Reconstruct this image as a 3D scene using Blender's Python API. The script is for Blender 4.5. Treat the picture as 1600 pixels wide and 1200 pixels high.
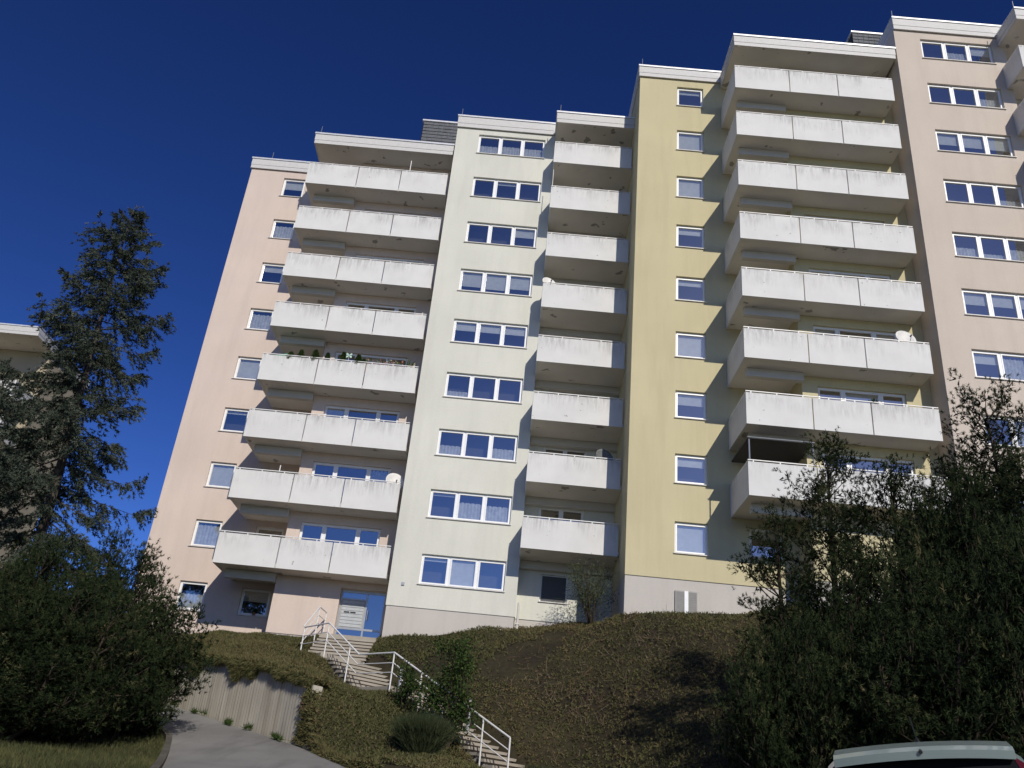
import bpy, bmesh, math, random
import numpy as np
from mathutils import Matrix, Vector

# ------------------------------------------------------------------ camera, sky, sun, exposure
S = bpy.context.scene
for o in list(bpy.data.objects):
    bpy.data.objects.remove(o)
COL = S.collection
FPX, PITCH, ROLL, YAW = 1380.643, 26.542, 5.631, -0.911     # solved from the facade (photo 1600 x 1200)
def cam_axes():
    pi, ro, ya = (math.radians(a) for a in (PITCH, ROLL, YAW))
    fw = np.array([math.sin(ya)*math.cos(pi), math.cos(ya)*math.cos(pi), math.sin(pi)])
    r0 = np.array([math.cos(ya), -math.sin(ya), 0.0]); u0 = np.cross(r0, fw)
    return fw, r0*math.cos(ro)+u0*math.sin(ro), -r0*math.sin(ro)+u0*math.cos(ro)
FW, RT, UP = cam_axes()
def at(u, v, Y):
    """point on the vertical plane Y seen at photo pixel (u, v)"""
    d = FW*FPX + RT*(u-800) + UP*(600-v)
    return d*(Y/d[1])
cd = bpy.data.cameras.new('camera'); cam = bpy.data.objects.new('camera', cd); COL.objects.link(cam)
cd.sensor_width = 36.0; cd.lens = FPX/1600*36.0; cd.clip_start = 0.1; cd.clip_end = 4000
M = Matrix.Identity(4)
for i in range(3):
    M[i][0], M[i][1], M[i][2] = RT[i], UP[i], -FW[i]
cam.matrix_world = M
S.camera = cam
SUN = Vector((0.35, -1.0, 0.63)).normalized()
w = bpy.data.worlds.new('World'); S.world = w; w.use_nodes = True
nt = w.node_tree; bg = nt.nodes['Background']
sky = nt.nodes.new('ShaderNodeTexSky'); sky.sky_type = 'NISHITA'; sky.sun_disc = False
sky.sun_elevation = math.asin(SUN.z); sky.sun_rotation = math.atan2(SUN.x, SUN.y)
sky.altitude = 1500; sky.air_density = 0.8; sky.dust_density = 0.5; sky.ozone_density = 4.0
gm = nt.nodes.new('ShaderNodeGamma'); gm.inputs[1].default_value = 1.32          # deep polarised blue of the photograph
hs = nt.nodes.new('ShaderNodeHueSaturation'); hs.inputs['Saturation'].default_value = 1.10; hs.inputs['Hue'].default_value = 0.514
nt.links.new(sky.outputs[0], gm.inputs[0]); nt.links.new(gm.outputs[0], hs.inputs['Color']); nt.links.new(hs.outputs[0], bg.inputs[0]); bg.inputs[1].default_value = 0.06
sd = bpy.data.lights.new('sun', 'SUN'); sd.energy = 3.6; sd.angle = math.radians(0.5); sd.color = (1.0, 0.945, 0.845)
sun = bpy.data.objects.new('sun', sd); COL.objects.link(sun)
sun.rotation_euler = SUN.to_track_quat('Z', 'Y').to_euler(); sun.location = (20, -60, 60)
S.view_settings.view_transform = 'Standard'; S.view_settings.look = 'None'
S.view_settings.exposure = 0.0; S.view_settings.gamma = 1.0; S.view_settings.use_curve_mapping = False
R = random.Random(7)
NP = np.random.default_rng(11)

# ------------------------------------------------------------------ materials
MATS = {}
def lin(c):
    return tuple((x/255/12.92 if x/255 <= .04045 else ((x/255+.055)/1.055)**2.4) for x in c)
class NB:
    """small node builder"""
    def __init__(s, name):
        s.m = bpy.data.materials.new(name); s.m.use_nodes = True; s.t = s.m.node_tree
        s.b = s.t.nodes['Principled BSDF']; s.out = s.t.nodes['Material Output']; MATS[name] = s.m
    def n(s, typ, **kw):
        x = s.t.nodes.new(typ)
        for k, v in kw.items():
            if k.startswith('i_'):
                x.inputs[k[2:].replace('_', ' ')].default_value = v
            else: setattr(x, k, v)
        return x
    def l(s, a, b): s.t.links.new(a, b)
    def coord(s, scale=(1, 1, 1), rnd=True, which='Object'):
        tc = s.n('ShaderNodeTexCoord'); mp = s.n('ShaderNodeMapping'); mp.inputs['Scale'].default_value = scale
        if which == 'World':
            g = s.n('ShaderNodeNewGeometry'); s.l(g.outputs['Position'], mp.inputs['Vector'])
        else:
            s.l(tc.outputs[which], mp.inputs['Vector'])
            if rnd:
                oi = s.n('ShaderNodeObjectInfo'); mu = s.n('ShaderNodeMath', operation='MULTIPLY'); mu.inputs[1].default_value = 57.0
                s.l(oi.outputs['Random'], mu.inputs[0]); s.l(mu.outputs[0], mp.inputs['Location'])
        return mp.outputs[0]
    def noise(s, vec, scale, detail=4, rough=.55):
        x = s.n('ShaderNodeTexNoise'); x.inputs['Scale'].default_value = scale; x.inputs['Detail'].default_value = detail
        x.inputs['Roughness'].default_value = rough; s.l(vec, x.inputs['Vector']); return x.outputs['Fac']
    def ramp(s, fac, *stops):
        x = s.n('ShaderNodeValToRGB'); e = x.color_ramp.elements
        while len(e) < len(stops): e.new(.5)
        for k, (p, c) in enumerate(stops):
            e[k].position = p; e[k].color = (*c, 1) if len(c) == 3 else c
        s.l(fac, x.inputs[0]); return x.outputs[0]
    def mix(s, fac, a, b, mode='MIX'):
        x = s.n('ShaderNodeMix', data_type='RGBA', blend_type=mode)
        for sock, v in ((x.inputs[0], fac), (x.inputs[6], a), (x.inputs[7], b)):
            if isinstance(v, (int, float)): sock.default_value = v
            elif isinstance(v, tuple): sock.default_value = (*v, 1)
            else: s.l(v, sock)
        return x.outputs[2]
    def bump(s, h, strength=.2, dist=.01):
        x = s.n('ShaderNodeBump'); x.inputs['Strength'].default_value = strength; x.inputs['Distance'].default_value = dist
        s.l(h, x.inputs['Height']); s.l(x.outputs[0], s.b.inputs['Normal'])
    def col(s, c):
        if isinstance(c, tuple): s.b.inputs['Base Color'].default_value = (*c, 1)
        else: s.l(c, s.b.inputs['Base Color'])
    def set(s, rough=.8, metal=0, spec=.3):
        s.b.inputs['Roughness'].default_value = rough; s.b.inputs['Metallic'].default_value = metal
        s.b.inputs['Specular IOR Level'].default_value = spec; return s.m
g3 = lambda v: (v, v, v)
def mul(c, k): return tuple(min(1, x*k) for x in c)

def render_mat(name, c):                       # rendered (stucco) wall
    b = NB(name); v = b.coord(which='World'); vs = b.coord((1.2, 1.2, .13), which='World')
    big = b.noise(v, .35, 5); streak = b.noise(vs, 1.6, 6, .65); fine = b.noise(v, 38, 3)
    k = b.mix(b.ramp(big, (.3, g3(0)), (.7, g3(1))), mul(c, .93), mul(c, 1.03))
    k = b.mix(b.ramp(streak, (.46, g3(0)), (.78, g3(.55))), k, mul(c, .80))
    k = b.mix(.12, k, b.ramp(fine, (.3, g3(.3)), (.7, g3(1))), 'MULTIPLY')
    b.col(k); b.bump(fine, .35, .012); return b.set(.9, spec=.15)
PEACH = render_mat('peach_render', (.67, .555, .475))
CREAM = render_mat('cream_render', (.68, .67, .585))
YELLOW = render_mat('yellow_render', (.585, .52, .325))
PINK = render_mat('pink_render', (.60, .52, .44))
PLINTH = render_mat('plinth_render', (.545, .505, .455))
BEIGE = render_mat('beige_render', (.44, .38, .27))

def panel_mat():
    b = NB('weathered_white_panel'); v = b.coord(); vs = b.coord((3.2, 3.2, .45))
    streak = b.noise(vs, 2.6, 6, .7); cloud = b.noise(v, 1.1, 5, .6); spots = b.noise(v, 6.5, 2); fine = b.noise(v, 45, 3)
    tc = b.n('ShaderNodeTexCoord'); sp = b.n('ShaderNodeSeparateXYZ'); b.l(tc.outputs['Object'], sp.inputs[0])
    tg = b.n('ShaderNodeMapRange'); tg.inputs[1].default_value = .45; tg.inputs[2].default_value = 1.25
    b.l(sp.outputs['Z'], tg.inputs[0])
    m1 = b.n('ShaderNodeMath', operation='MULTIPLY'); b.l(b.ramp(streak, (.38, g3(0)), (.72, g3(1))), m1.inputs[0]); b.l(tg.outputs[0], m1.inputs[1])
    patch = b.noise(v, .9, 3, .5); m2 = b.n('ShaderNodeMath', operation='MULTIPLY'); b.l(m1.outputs[0], m2.inputs[0]); b.l(b.ramp(patch, (.38, g3(.10)), (.64, g3(1))), m2.inputs[1])
    c = b.mix(b.ramp(cloud, (.35, g3(0)), (.75, g3(1))), (.69, .68, .65), (.625, .615, .59))
    c = b.mix(m2.outputs[0], c, (.27, .26, .245))
    c = b.mix(b.ramp(spots, (.725, g3(0)), (.75, g3(.7))), c, (.25, .25, .24))
    b.col(c); b.bump(fine, .15, .006); return b.set(.75, spec=.25)
PANEL = panel_mat()
def conc(name, c1, c2, spall=True, streaky=False):
    b = NB(name); v = b.coord(which='World'); n1 = b.noise(v, .8, 6, .6); n2 = b.noise(v, 1.7, 3, .5); f = b.noise(v, 30, 4)
    c = b.mix(b.ramp(n1, (.3, g3(0)), (.7, g3(1))), c1, c2)
    if spall: c = b.mix(b.ramp(n2, (.655, g3(0)), (.685, g3(.8))), c, mul(c1, .35))
    if streaky:
        vs = b.coord((1, 1, .06), which='World'); st = b.noise(vs, 3.2, 6, .7); st2 = b.noise(vs, 1.1, 4, .6)
        c = b.mix(b.ramp(st, (.45, g3(0)), (.75, g3(.75))), c, mul(c1, .42)); c = b.mix(b.ramp(st2, (.52, g3(0)), (.68, g3(.6))), c, (.25, .19, .115))
    b.col(c); b.bump(f, .3, .01); return b.set(.9, spec=.2)
SOFFIT = conc('soffit_concrete', (.66, .63, .57), (.74, .70, .64))
BEAM = conc('painted_beam', (.50, .48, .44), (.56, .54, .50), False)
STAIR = conc('stair_concrete', (.30, .265, .215), (.40, .36, .30), False)
RETWALL = conc('board_marked_concrete', (.45, .41, .34), (.56, .52, .44), False, True)
KERB = conc('kerb_concrete', (.075, .068, .055), (.13, .12, .10), False)
def plain(name, c, rough=.5, metal=0, spec=.5, var=.08):
    b = NB(name); f = b.noise(b.coord(), 6, 4)
    b.col(b.mix(b.ramp(f, (.3, g3(0)), (.7, g3(1))), mul(c, 1-var), mul(c, 1+var))); return b.set(rough, metal, spec)
FASCIA = plain('grey_fascia_sheet', (.56, .545, .52), .55, 0, .4, .05)
CAP = plain('white_metal_cap', (.8, .8, .79), .3, .4)
FRAME = plain('white_plastic_frame', (.80, .80, .79), .35, 0, .5, .02)
SILL = plain('grey_sill', (.60, .57, .53), .5)
LBOX = plain('letterbox_grey', (.42, .44, .45), .5)
HATCH = plain('grey_louvre', (.36, .345, .32), .6)
RAIL = plain('white_painted_steel', (.72, .71, .68), .45, 0, .5, .06)
DARKMET = plain('dark_metal', (.05, .05, .052), .5)
ALU = plain('aluminium', (.36, .37, .38), .4, .6)
DISH = plain('dish_grey_white', (.66, .64, .60), .5)
DISHD = plain('dish_dark_grey', (.14, .145, .15), .5)
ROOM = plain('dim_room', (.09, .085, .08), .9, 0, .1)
BLIND = plain('pale_blind', (.56, .57, .56), .8)
CURT = plain('net_curtain', (.50, .51, .52), .9, var=.2)
AWN = plain('dark_awning_fabric', (.045, .045, .045), .9)
POT = plain('terracotta_pot', (.33, .13, .07), .8)
POTW = plain('pale_pot', (.6, .58, .54), .6)
WHITEP = plain('white_paper', (.7, .7, .68), .7)
BLACK = plain('black_plastic', (.02, .02, .02), .45)
RUBBER = plain('tyre_rubber', (.02, .02, .02), .85)
TEAL = plain('green_cloth', (.10, .32, .22), .9)
def slate_mat():
    b = NB('slate_cladding'); v = b.coord((1, 1, 1), which='World')
    f = b.noise(v, 5, 4); c = b.mix(b.ramp(f, (.3, g3(0)), (.7, g3(1))), (.075, .082, .09), (.13, .135, .145)); b.col(c); return b.set(.6, spec=.4)
SLATE = slate_mat()
def glass_mat():
    b = NB('window_glass'); t = b.t; t.nodes.remove(b.b)
    tr = b.n('ShaderNodeBsdfTransparent'); tr.inputs[0].default_value = (.90, .93, .93, 1)
    gl = b.n('ShaderNodeBsdfGlossy'); gl.inputs['Roughness'].default_value = .015; gl.inputs[0].default_value = (1, .98, .92, 1)
    fr = b.n('ShaderNodeLayerWeight'); fr.inputs[0].default_value = .5; pw_ = b.n('ShaderNodeMath', operation='POWER'); pw_.inputs[1].default_value = 2.2; b.l(fr.outputs['Facing'], pw_.inputs[0])
    nz = b.noise(b.coord(), .8, 1); bp = b.n('ShaderNodeBump'); bp.inputs['Strength'].default_value = .05; bp.inputs['Distance'].default_value = .05
    b.l(nz, bp.inputs['Height']); b.l(bp.outputs[0], gl.inputs['Normal'])
    mr = b.n('ShaderNodeMapRange'); mr.inputs[3].default_value = .38; b.l(pw_.outputs[0], mr.inputs[0])
    mx = b.n('ShaderNodeMixShader'); b.l(mr.outputs[0], mx.inputs[0]); b.l(tr.outputs[0], mx.inputs[1]); b.l(gl.outputs[0], mx.inputs[2])
    b.l(mx.outputs[0], b.out.inputs[0]); return b.m
GLASS = glass_mat()
def foliage_mat(name, *stops, rough=.85, trans=.0):
    b = NB(name); a = b.n('ShaderNodeAttribute'); a.attribute_name = 'tint'
    c = b.ramp(a.outputs['Fac'], *stops); b.col(c); b.set(rough, spec=.08)
    if trans:
        tl = b.n('ShaderNodeBsdfTranslucent'); b.l(c, tl.inputs[0]); mx = b.n('ShaderNodeMixShader'); mx.inputs[0].default_value = trans
        b.l(b.b.outputs[0], mx.inputs[1]); b.l(tl.outputs[0], mx.inputs[2]); b.l(mx.outputs[0], b.out.inputs[0])
    return b.m
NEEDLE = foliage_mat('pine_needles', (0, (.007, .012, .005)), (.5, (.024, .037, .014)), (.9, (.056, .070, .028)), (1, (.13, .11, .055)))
SPRUCEM = foliage_mat('spruce_needles', (0, (.026, .034, .024)), (.6, (.072, .090, .066)), (1, (.14, .15, .105)))
LEAFM = foliage_mat('fresh_leaves', (0, (.015, .030, .009)), (.6, (.042, .075, .020)), (1, (.10, .13, .04)), trans=.2)
BROOMM = foliage_mat('broom_stems', (0, (.02, .028, .014)), (.6, (.05, .065, .03)), (1, (.09, .10, .05)))
GREYLEAF = foliage_mat('juniper_leaves', (0, (.03, .042, .02)), (.6, (.075, .095, .045)), (1, (.13, .14, .07)))
COVER = foliage_mat('heath_ground_cover', (0, (.045, .048, .022)), (.3, (.092, .096, .038)), (.55, (.132, .118, .052)), (.78, (.165, .112, .060)), (.92, (.165, .086, .055)), (1, (.17, .14, .09)))
GRASSM = foliage_mat('verge_grass', (0, (.03, .038, .012)), (.6, (.066, .072, .026)), (1, (.12, .10, .045)))
FLOWERM = foliage_mat('balcony_flowers', (0, (.05, .09, .03)), (.55, (.12, .17, .05)), (.7, (.5, .12, .12)), (1, (.7, .6, .5)))
def bark_mat(name, c1, c2):
    b = NB(name); v = b.coord((6, 6, 1.3), which='World'); n = b.noise(v, 3, 6)
    b.col(b.mix(b.ramp(n, (.35, g3(0)), (.65, g3(1))), c1, c2)); b.bump(n, .6, .03); return b.set(.95, spec=.1)
BARK = bark_mat('grey_bark', (.06, .05, .04), (.15, .125, .10))
BARKM = bark_mat('spruce_bark', (.045, .038, .03), (.10, .085, .07))
BARKD = bark_mat('dark_pine_bark', (.025, .02, .015), (.07, .052, .04))
def soil_mat():
    b = NB('bank_soil'); v = b.coord(which='World'); n = b.noise(v, .5, 6); f = b.noise(v, 7, 5)
    c = b.mix(b.ramp(n, (.35, g3(0)), (.65, g3(1))), (.032, .025, .018), (.055, .048, .024)); c = b.mix(b.ramp(f, (.4, g3(0)), (.7, g3(.6))), c, (.020, .016, .011))
    b.col(c); b.bump(f, .8, .05); return b.set(.95, spec=.1)
SOIL = soil_mat()
def ground_mat():
    b = NB('ground_grass'); v = b.coord(which='World'); n = b.noise(v, .3, 6); f = b.noise(v, 5, 5)
    c = b.mix(b.ramp(n, (.35, g3(0)), (.65, g3(1))), (.07, .068, .034), (.125, .11, .06)); c = b.mix(b.ramp(f, (.4, g3(0)), (.7, g3(.5))), c, (.03, .026, .014))
    b.col(c); b.bump(f, .6, .04); return b.set(.95, spec=.1)
GROUND = ground_mat()
def asphalt_mat():
    b = NB('worn_asphalt'); v = b.coord(which='World'); n = b.noise(v, .55, 6); f = b.noise(v, 60, 3); vs = b.coord((2.4, .3, 1), which='World'); st = b.noise(vs, 1.0, 5)
    c = b.mix(b.ramp(n, (.3, g3(0)), (.7, g3(1))), (.19, .185, .175), (.27, .26, .245)); c = b.mix(b.ramp(st, (.5, g3(0)), (.75, g3(.5))), c, (.095, .09, .085))
    c = b.mix(.25, c, b.ramp(f, (.3, g3(.3)), (.7, g3(1))), 'MULTIPLY'); b.col(c); b.bump(f, .4, .01); return b.set(.85, spec=.25)
ASPHALT = asphalt_mat()
def carpaint():
    b = NB('pale_blue_silver_paint'); b.col((.30, .375, .36)); b.b.inputs['Coat Weight'].default_value = .6; return b.set(.35, .35, .5)
PAINT = carpaint()
def tint_glass(name, c, rough=.05):
    b = NB(name); b.col(c); return b.set(rough, 0, .6)
CARGLASS = tint_glass('car_glass', (.012, .013, .015)); TAIL = tint_glass('red_lamp_glass', (.075, .008, .008), .15)

# ------------------------------------------------------------------ mesh helpers
WL = {}          # world location of every object
class MB:
    def __init__(s): s.v = []; s.f = []; s.mi = []
    def quad(s, a, b, c, d, m=0):
        n = len(s.v); s.v += [a, b, c, d]; s.f.append((n, n+1, n+2, n+3)); s.mi.append(m)
    def box(s, x0, x1, y0, y1, z0, z1, m=0):
        n = len(s.v)
        s.v += [(x0,y0,z0),(x1,y0,z0),(x1,y1,z0),(x0,y1,z0),(x0,y0,z1),(x1,y0,z1),(x1,y1,z1),(x0,y1,z1)]
        for f in ((0,3,2,1),(4,5,6,7),(0,1,5,4),(1,2,6,5),(2,3,7,6),(3,0,4,7)):
            s.f.append(tuple(n+i for i in f)); s.mi.append(m)
        return s
    def obox(s, c, ax, ay, az, m=0):           # oriented box: centre and three half-axis vectors
        n = len(s.v); c, ax, ay, az = (np.asarray(q, float) for q in (c, ax, ay, az))
        for sz in (-1, 1):
            for sx, sy in ((-1,-1),(1,-1),(1,1),(-1,1)): s.v.append(tuple(c+sx*ax+sy*ay+sz*az))
        for f in ((0,3,2,1),(4,5,6,7),(0,1,5,4),(1,2,6,5),(2,3,7,6),(3,0,4,7)):
            s.f.append(tuple(n+i for i in f)); s.mi.append(m)
        return s
    def prism(s, poly, h0, h1, axis='z', m=0):  # convex polygon extruded
        n = len(s.v); k = len(poly)
        for h in (h0, h1):
            for p in poly: s.v.append((p[0], p[1], h) if axis == 'z' else (h, p[0], p[1]) if axis == 'x' else (p[0], h, p[1]))
        s.f.append(tuple(n+i for i in range(k))[::-1]); s.f.append(tuple(n+k+i for i in range(k))); s.mi += [m, m]
        for i in range(k):
            j = (i+1) % k; s.f.append((n+i, n+j, n+k+j, n+k+i)); s.mi.append(m)
        return s
    def tube(s, pts, rad, seg=6, m=0, cap=True):
        pts = [np.asarray(p, float) for p in pts]; n0 = len(s.v)
        if not hasattr(rad, '__len__'): rad = [rad]*len(pts)
        prev = None
        for i, p in enumerate(pts):
            t = pts[min(i+1, len(pts)-1)]-pts[max(i-1, 0)]; t = t/(np.linalg.norm(t)+1e-9)
            a = prev if prev is not None else (np.array([1., 0, 0]) if abs(t[0]) < .8 else np.array([0, 1., 0]))
            a = a-t*(a@t); a /= np.linalg.norm(a)+1e-9; b = np.cross(t, a); prev = a
            for k in range(seg):
                an = 2*math.pi*k/seg; s.v.append(tuple(p+rad[i]*(a*math.cos(an)+b*math.sin(an))))
        for i in range(len(pts)-1):
            for k in range(seg):
                k2 = (k+1) % seg; s.f.append((n0+i*seg+k, n0+i*seg+k2, n0+(i+1)*seg+k2, n0+(i+1)*seg+k)); s.mi.append(m)
        if cap:
            s.f.append(tuple(n0+k for k in range(seg))[::-1]); s.f.append(tuple(n0+(len(pts)-1)*seg+k for k in range(seg))); s.mi += [m, m]
        return s
    def mesh(s, name, mats, smooth=False):
        me = bpy.data.meshes.new(name); me.from_pydata([tuple(map(float, p)) for p in s.v], [], s.f)
        for m in (mats if isinstance(mats, (list, tuple)) else [mats]): me.materials.append(m)
        if any(s.mi): me.polygons.foreach_set('material_index', s.mi)
        if smooth: me.polygons.foreach_set('use_smooth', [True]*len(s.f))
        me.update(); return me
    def build(s, name, mats, parent=None, loc=None, smooth=False, bevel=0):
        """vertices are world coordinates when loc is None (origin moves to the box base), else local to loc"""
        if loc is None:
            a = np.array(s.v, float); lo, hi = a.min(0), a.max(0); loc = ((lo[0]+hi[0])/2, (lo[1]+hi[1])/2, lo[2])
            s.v = [tuple(p) for p in a-np.array(loc)]
        o = put(name, s.mesh(name, mats, smooth), parent, loc)
        if bevel:
            b = o.modifiers.new('bevel', 'BEVEL'); b.width = bevel; b.segments = 2
        return o
def put(name, me, parent, loc):
    o = bpy.data.objects.new(name, me); COL.objects.link(o); WL[o.name] = Vector(loc)
    if parent is not None:
        o.parent = parent; o.location = Vector(loc)-WL[parent.name]
    else: o.location = loc
    return o
def thing(name, label, cat, loc, group=None):
    o = put(name, None, None, loc); o.empty_display_size = .3; return tag(o, label, cat, group)
def tag(o, label, cat, group=None):
    o['label'] = label; o['category'] = cat
    if group: o['group'] = group
    return o
def kind(o, k, label=None):
    o['kind'] = k
    if label: o['label'] = label
    return o
def np_mesh(name, V, F, mat, tint=None, smooth=False):
    """triangles / quads as numpy arrays"""
    me = bpy.data.meshes.new(name); nv, nf, k = len(V), len(F), F.shape[1]
    me.vertices.add(nv); me.vertices.foreach_set('co', np.ascontiguousarray(V, dtype=np.float32).ravel())
    me.loops.add(nf*k); me.loops.foreach_set('vertex_index', np.ascontiguousarray(F, dtype=np.int32).ravel())
    me.polygons.add(nf); me.polygons.foreach_set('loop_start', np.arange(0, nf*k, k, dtype=np.int32))
    if tint is not None:
        a = me.attributes.new('tint', 'FLOAT', 'POINT'); a.data.foreach_set('value', np.ascontiguousarray(tint, dtype=np.float32))
    me.materials.append(mat); me.update(calc_edges=True)
    if smooth: me.polygons.foreach_set('use_smooth', np.ones(nf, bool))
    return me

# ------------------------------------------------------------------ terrain heights
def road_z(y):
    return np.interp(y, [-200, -30, 0, 6, 12, 18, 20, 24, 26, 27.3, 29, 33, 38, 50, 120, 900], [-8, -4.0, -1.35, -.80, -.25, .42, .66, 1.36, 1.78, 2.08, 2.5, 3.2, 3.9, 4.8, 9, 30])
WALL_LINE = [(-4.72, 24.0), (-6.63, 25.9), (-8.13, 27.3), (-9.95, 29.0), (-13.5, 31.6)]
WALL_TOP = [2.92, 3.42, 3.64, 3.95, 4.4]
CP = np.array([
 (-18,39,5.3),(-14,37,5.45),(-10,38.1,5.75),(-9.4,36.3,5.9),(-7.3,36,6.0),(-4.6,34.8,6.0),(-2,34.6,6.4),(.5,34.6,6.75),(2,35.6,7.2),(4.2,33.5,7.15),(4.2,31.6,7.0),
 (6,31.6,7.32),(8.1,31.5,7.38),(10.6,30,7.45),(15.6,28.8,7.8),(20,28.8,8.3),(30,28.5,9),(40,28,9.5),(0,42,7.5),(15,42,9),(-16,44,6),(35,40,10),
 (-7.15,35.4,5.85),(-7.25,33,4.62),(-6.2,31.5,4.58),(-4.7,29.9,3.42),(-3.4,28.6,3.32),(.37,24.9,.92),(2,23.3,.1+.3),
 (-4.7,35.0,6.0),(-4.6,33,4.95),(-3.3,31.2,4.0),(-2.0,29.9,3.6),(1.7,26.2,1.25),(-1.5,31.5,5.0),(2.5,29.5,4.7),(5,27,4.3),(-.5,28.8,3.3),
 (-6.6,26.0,3.45),(-8.1,27.4,3.68),(-9.9,29.1,4.0),(-13.5,31.7,4.45),(-4.8,24.25,2.9),(-19,34.6,4.8),(-4.1,23.2,1.5),(-2.7,21,.98),(0,19.6,.72),(5,18.7,.62),(12,18.1,.55),(22,17.6,.5),(40,17,.5),
 (-7.6,31.2,4.75),(-9.8,33.2,5.2),(-6.3,28.2,3.8),(-5.2,26.3,3.1),(-2.2,25.2,1.85),(6,23.5,2.6),(12,24,3.6),(10,27.5,5.7),(20,24,3.8),(-.2,22.3,1.15),(30,23,3.5)], float)
def tps_fit(P):
    n = len(P); d2 = ((P[:, None, :2]-P[None, :, :2])**2).sum(-1); K = .5*d2*np.log(d2+1e-9); K += np.eye(n)*.15
    A = np.zeros((n+3, n+3)); A[:n, :n] = K; A[:n, n] = 1; A[:n, n+1:] = P[:, :2]; A[n, :n] = 1; A[n+1:, :n] = P[:, :2].T
    return np.linalg.solve(A, np.concatenate([P[:, 2], [0, 0, 0]]))
TW = tps_fit(CP)
def bank_z(xy):
    xy = np.atleast_2d(np.asarray(xy, float)); n = len(CP); out = np.empty(len(xy))
    for i in range(0, len(xy), 4000):
        q = xy[i:i+4000]; d2 = ((q[:, None]-CP[None, :, :2])**2).sum(-1)
        out[i:i+4000] = (.5*d2*np.log(d2+1e-9))@TW[:n]+TW[n]+q@TW[n+1:]
    return out
bz = lambda x, y: float(bank_z([(x, y)])[0])
FOOT = np.array([(-19, 34.5), (-13.5, 31.6), (-9.95, 29), (-8.13, 27.3), (-6.63, 25.9), (-4.72, 24.0), (-2.83, 21), (0, 19.5), (5, 18.6), (12, 18), (22, 17.5), (40, 17)], float)
TOPL = np.array([(-18.5, 41), (-14.5, 40), (-12, 40), (-10, 39.5), (-8, 39), (-6, 38.5), (-4, 38), (0, 38), (5, 37.5), (11, 36), (21, 34), (42, 33)], float)
def curve(C, t):
    i = np.linspace(0, 1, len(C)); return np.stack([np.interp(t, i, C[:, 0]), np.interp(t, i, C[:, 1])], -1)
def bank_xy(s, t):
    return curve(FOOT, s)*(1-t)[..., None]+curve(TOPL, s)*t[..., None]

# ground sheet, to the horizon
xs = np.concatenate([[-900, -400, -200, -120, -80], np.arange(-60, 61, 3.), [80, 120, 200, 400, 900]]); ys = np.concatenate([[-600, -200, -100, -50], np.arange(-30, 62, 2.), [75, 95, 120, 200, 400, 900]])
gx, gy = np.meshgrid(xs, ys); gz = road_z(np.where((gx > -2.5) & (gx < 61), np.minimum(gy, 15), gy))-.06+np.where(gx < -6.5, np.clip((-gx-6.5-(gy-18)*.45)*.05, 0, 2.0), 0)*(gy > 10)*(gy < 60)
def grid_faces(ny, nx):
    i = np.arange(ny*nx).reshape(ny, nx); return np.stack([i[:-1, :-1], i[:-1, 1:], i[1:, 1:], i[1:, :-1]], -1).reshape(-1, 4)
o = put('ground', np_mesh('ground', np.stack([gx, gy, gz], -1).reshape(-1, 3), grid_faces(*gx.shape), GROUND, smooth=True), None, (0, 0, 0)); kind(o, 'structure')
def lower_z(x, y):
    return float(road_z(y)-.06+(np.clip((-x-6.5-(y-18)*.45)*.05, 0, 2.0) if (x < -6.5 and 10 < y < 60) else 0))
# street in front (below the picture, the car stands on it)
m = MB(); st = np.linspace(-40, 17, 20)
for a, b in zip(st[:-1], st[1:]):
    m.quad((-60, a, road_z(a)+.0), (60, a, road_z(a)), (60, b, road_z(b)), (-60, b, road_z(b)))
kind(m.build('road', ASPHALT), 'structure')
# driveway climbing to the left
DL = np.array([(-5.0, 14.0), (-5.8, 17), (-7.2, 21.5), (-8.0, 23.7), (-10.5, 27), (-17.5, 31), (-34, 38)], float)
DR = np.array([(1.5, 14.0), (-1.0, 18.5), (-3.3, 21.8), (-4.78, 23.95), (-8.15, 27.25), (-12, 30.4), (-30, 36.8)], float)
t = np.linspace(0, 1, 60)
def smooth_curve(C, t):
    i = np.linspace(0, 1, len(C)); k = .06
    return (curve(C, np.clip(t-k, 0, 1))+2*curve(C, t)+curve(C, np.clip(t+k, 0, 1)))/4
L_, R_ = smooth_curve(DL, t), smooth_curve(DR, t); sub = np.linspace(0, 1, 9)
xy = L_[:, None]*(1-sub[None, :, None])+R_[:, None]*sub[None, :, None]
V = np.concatenate([xy, (road_z(xy[..., 1])+.03-.04*(abs(sub-.5)*2)**2)[..., None]], -1).reshape(-1, 3)
o = put('driveway', np_mesh('driveway', V, grid_faces(60, 9), ASPHALT, smooth=True), None, (0, 0, 0)); kind(o, 'structure')
R0, R1, R2, R3, R4 = (np.array(p) for p in ((-7.17, 33.0, 5.84), (-6.04, 31.6, 5.82), (-4.59, 30.0, 4.61), (-3.30, 28.7, 4.57), (.47, 25.0, 2.10)))
zl1, zl2 = 4.80, 3.58; WD = 1.62
def perp(a, b):
    d = (b-a)[:2]; d = d/np.linalg.norm(d); return d, np.array([-d[1], d[0]])
def in_stairs(q):
    out = np.zeros(len(q), bool)
    for a, b, e in ((R1, R2, 0), (R2, R3, 0), (R3, R4, 1.5)):
        d, p_ = perp(a, b); L = np.linalg.norm((b-a)[:2]); r = q-a[:2]; u, v = r@d, r@p_; out |= (u > -.1) & (u < L+e) & (v > -.02) & (v < WD+(.75 if a is R1 else .12))
    return out | ((q[:, 0] > -7.15) & (q[:, 0] < -4.75) & (q[:, 1] > 32.4))
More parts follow.
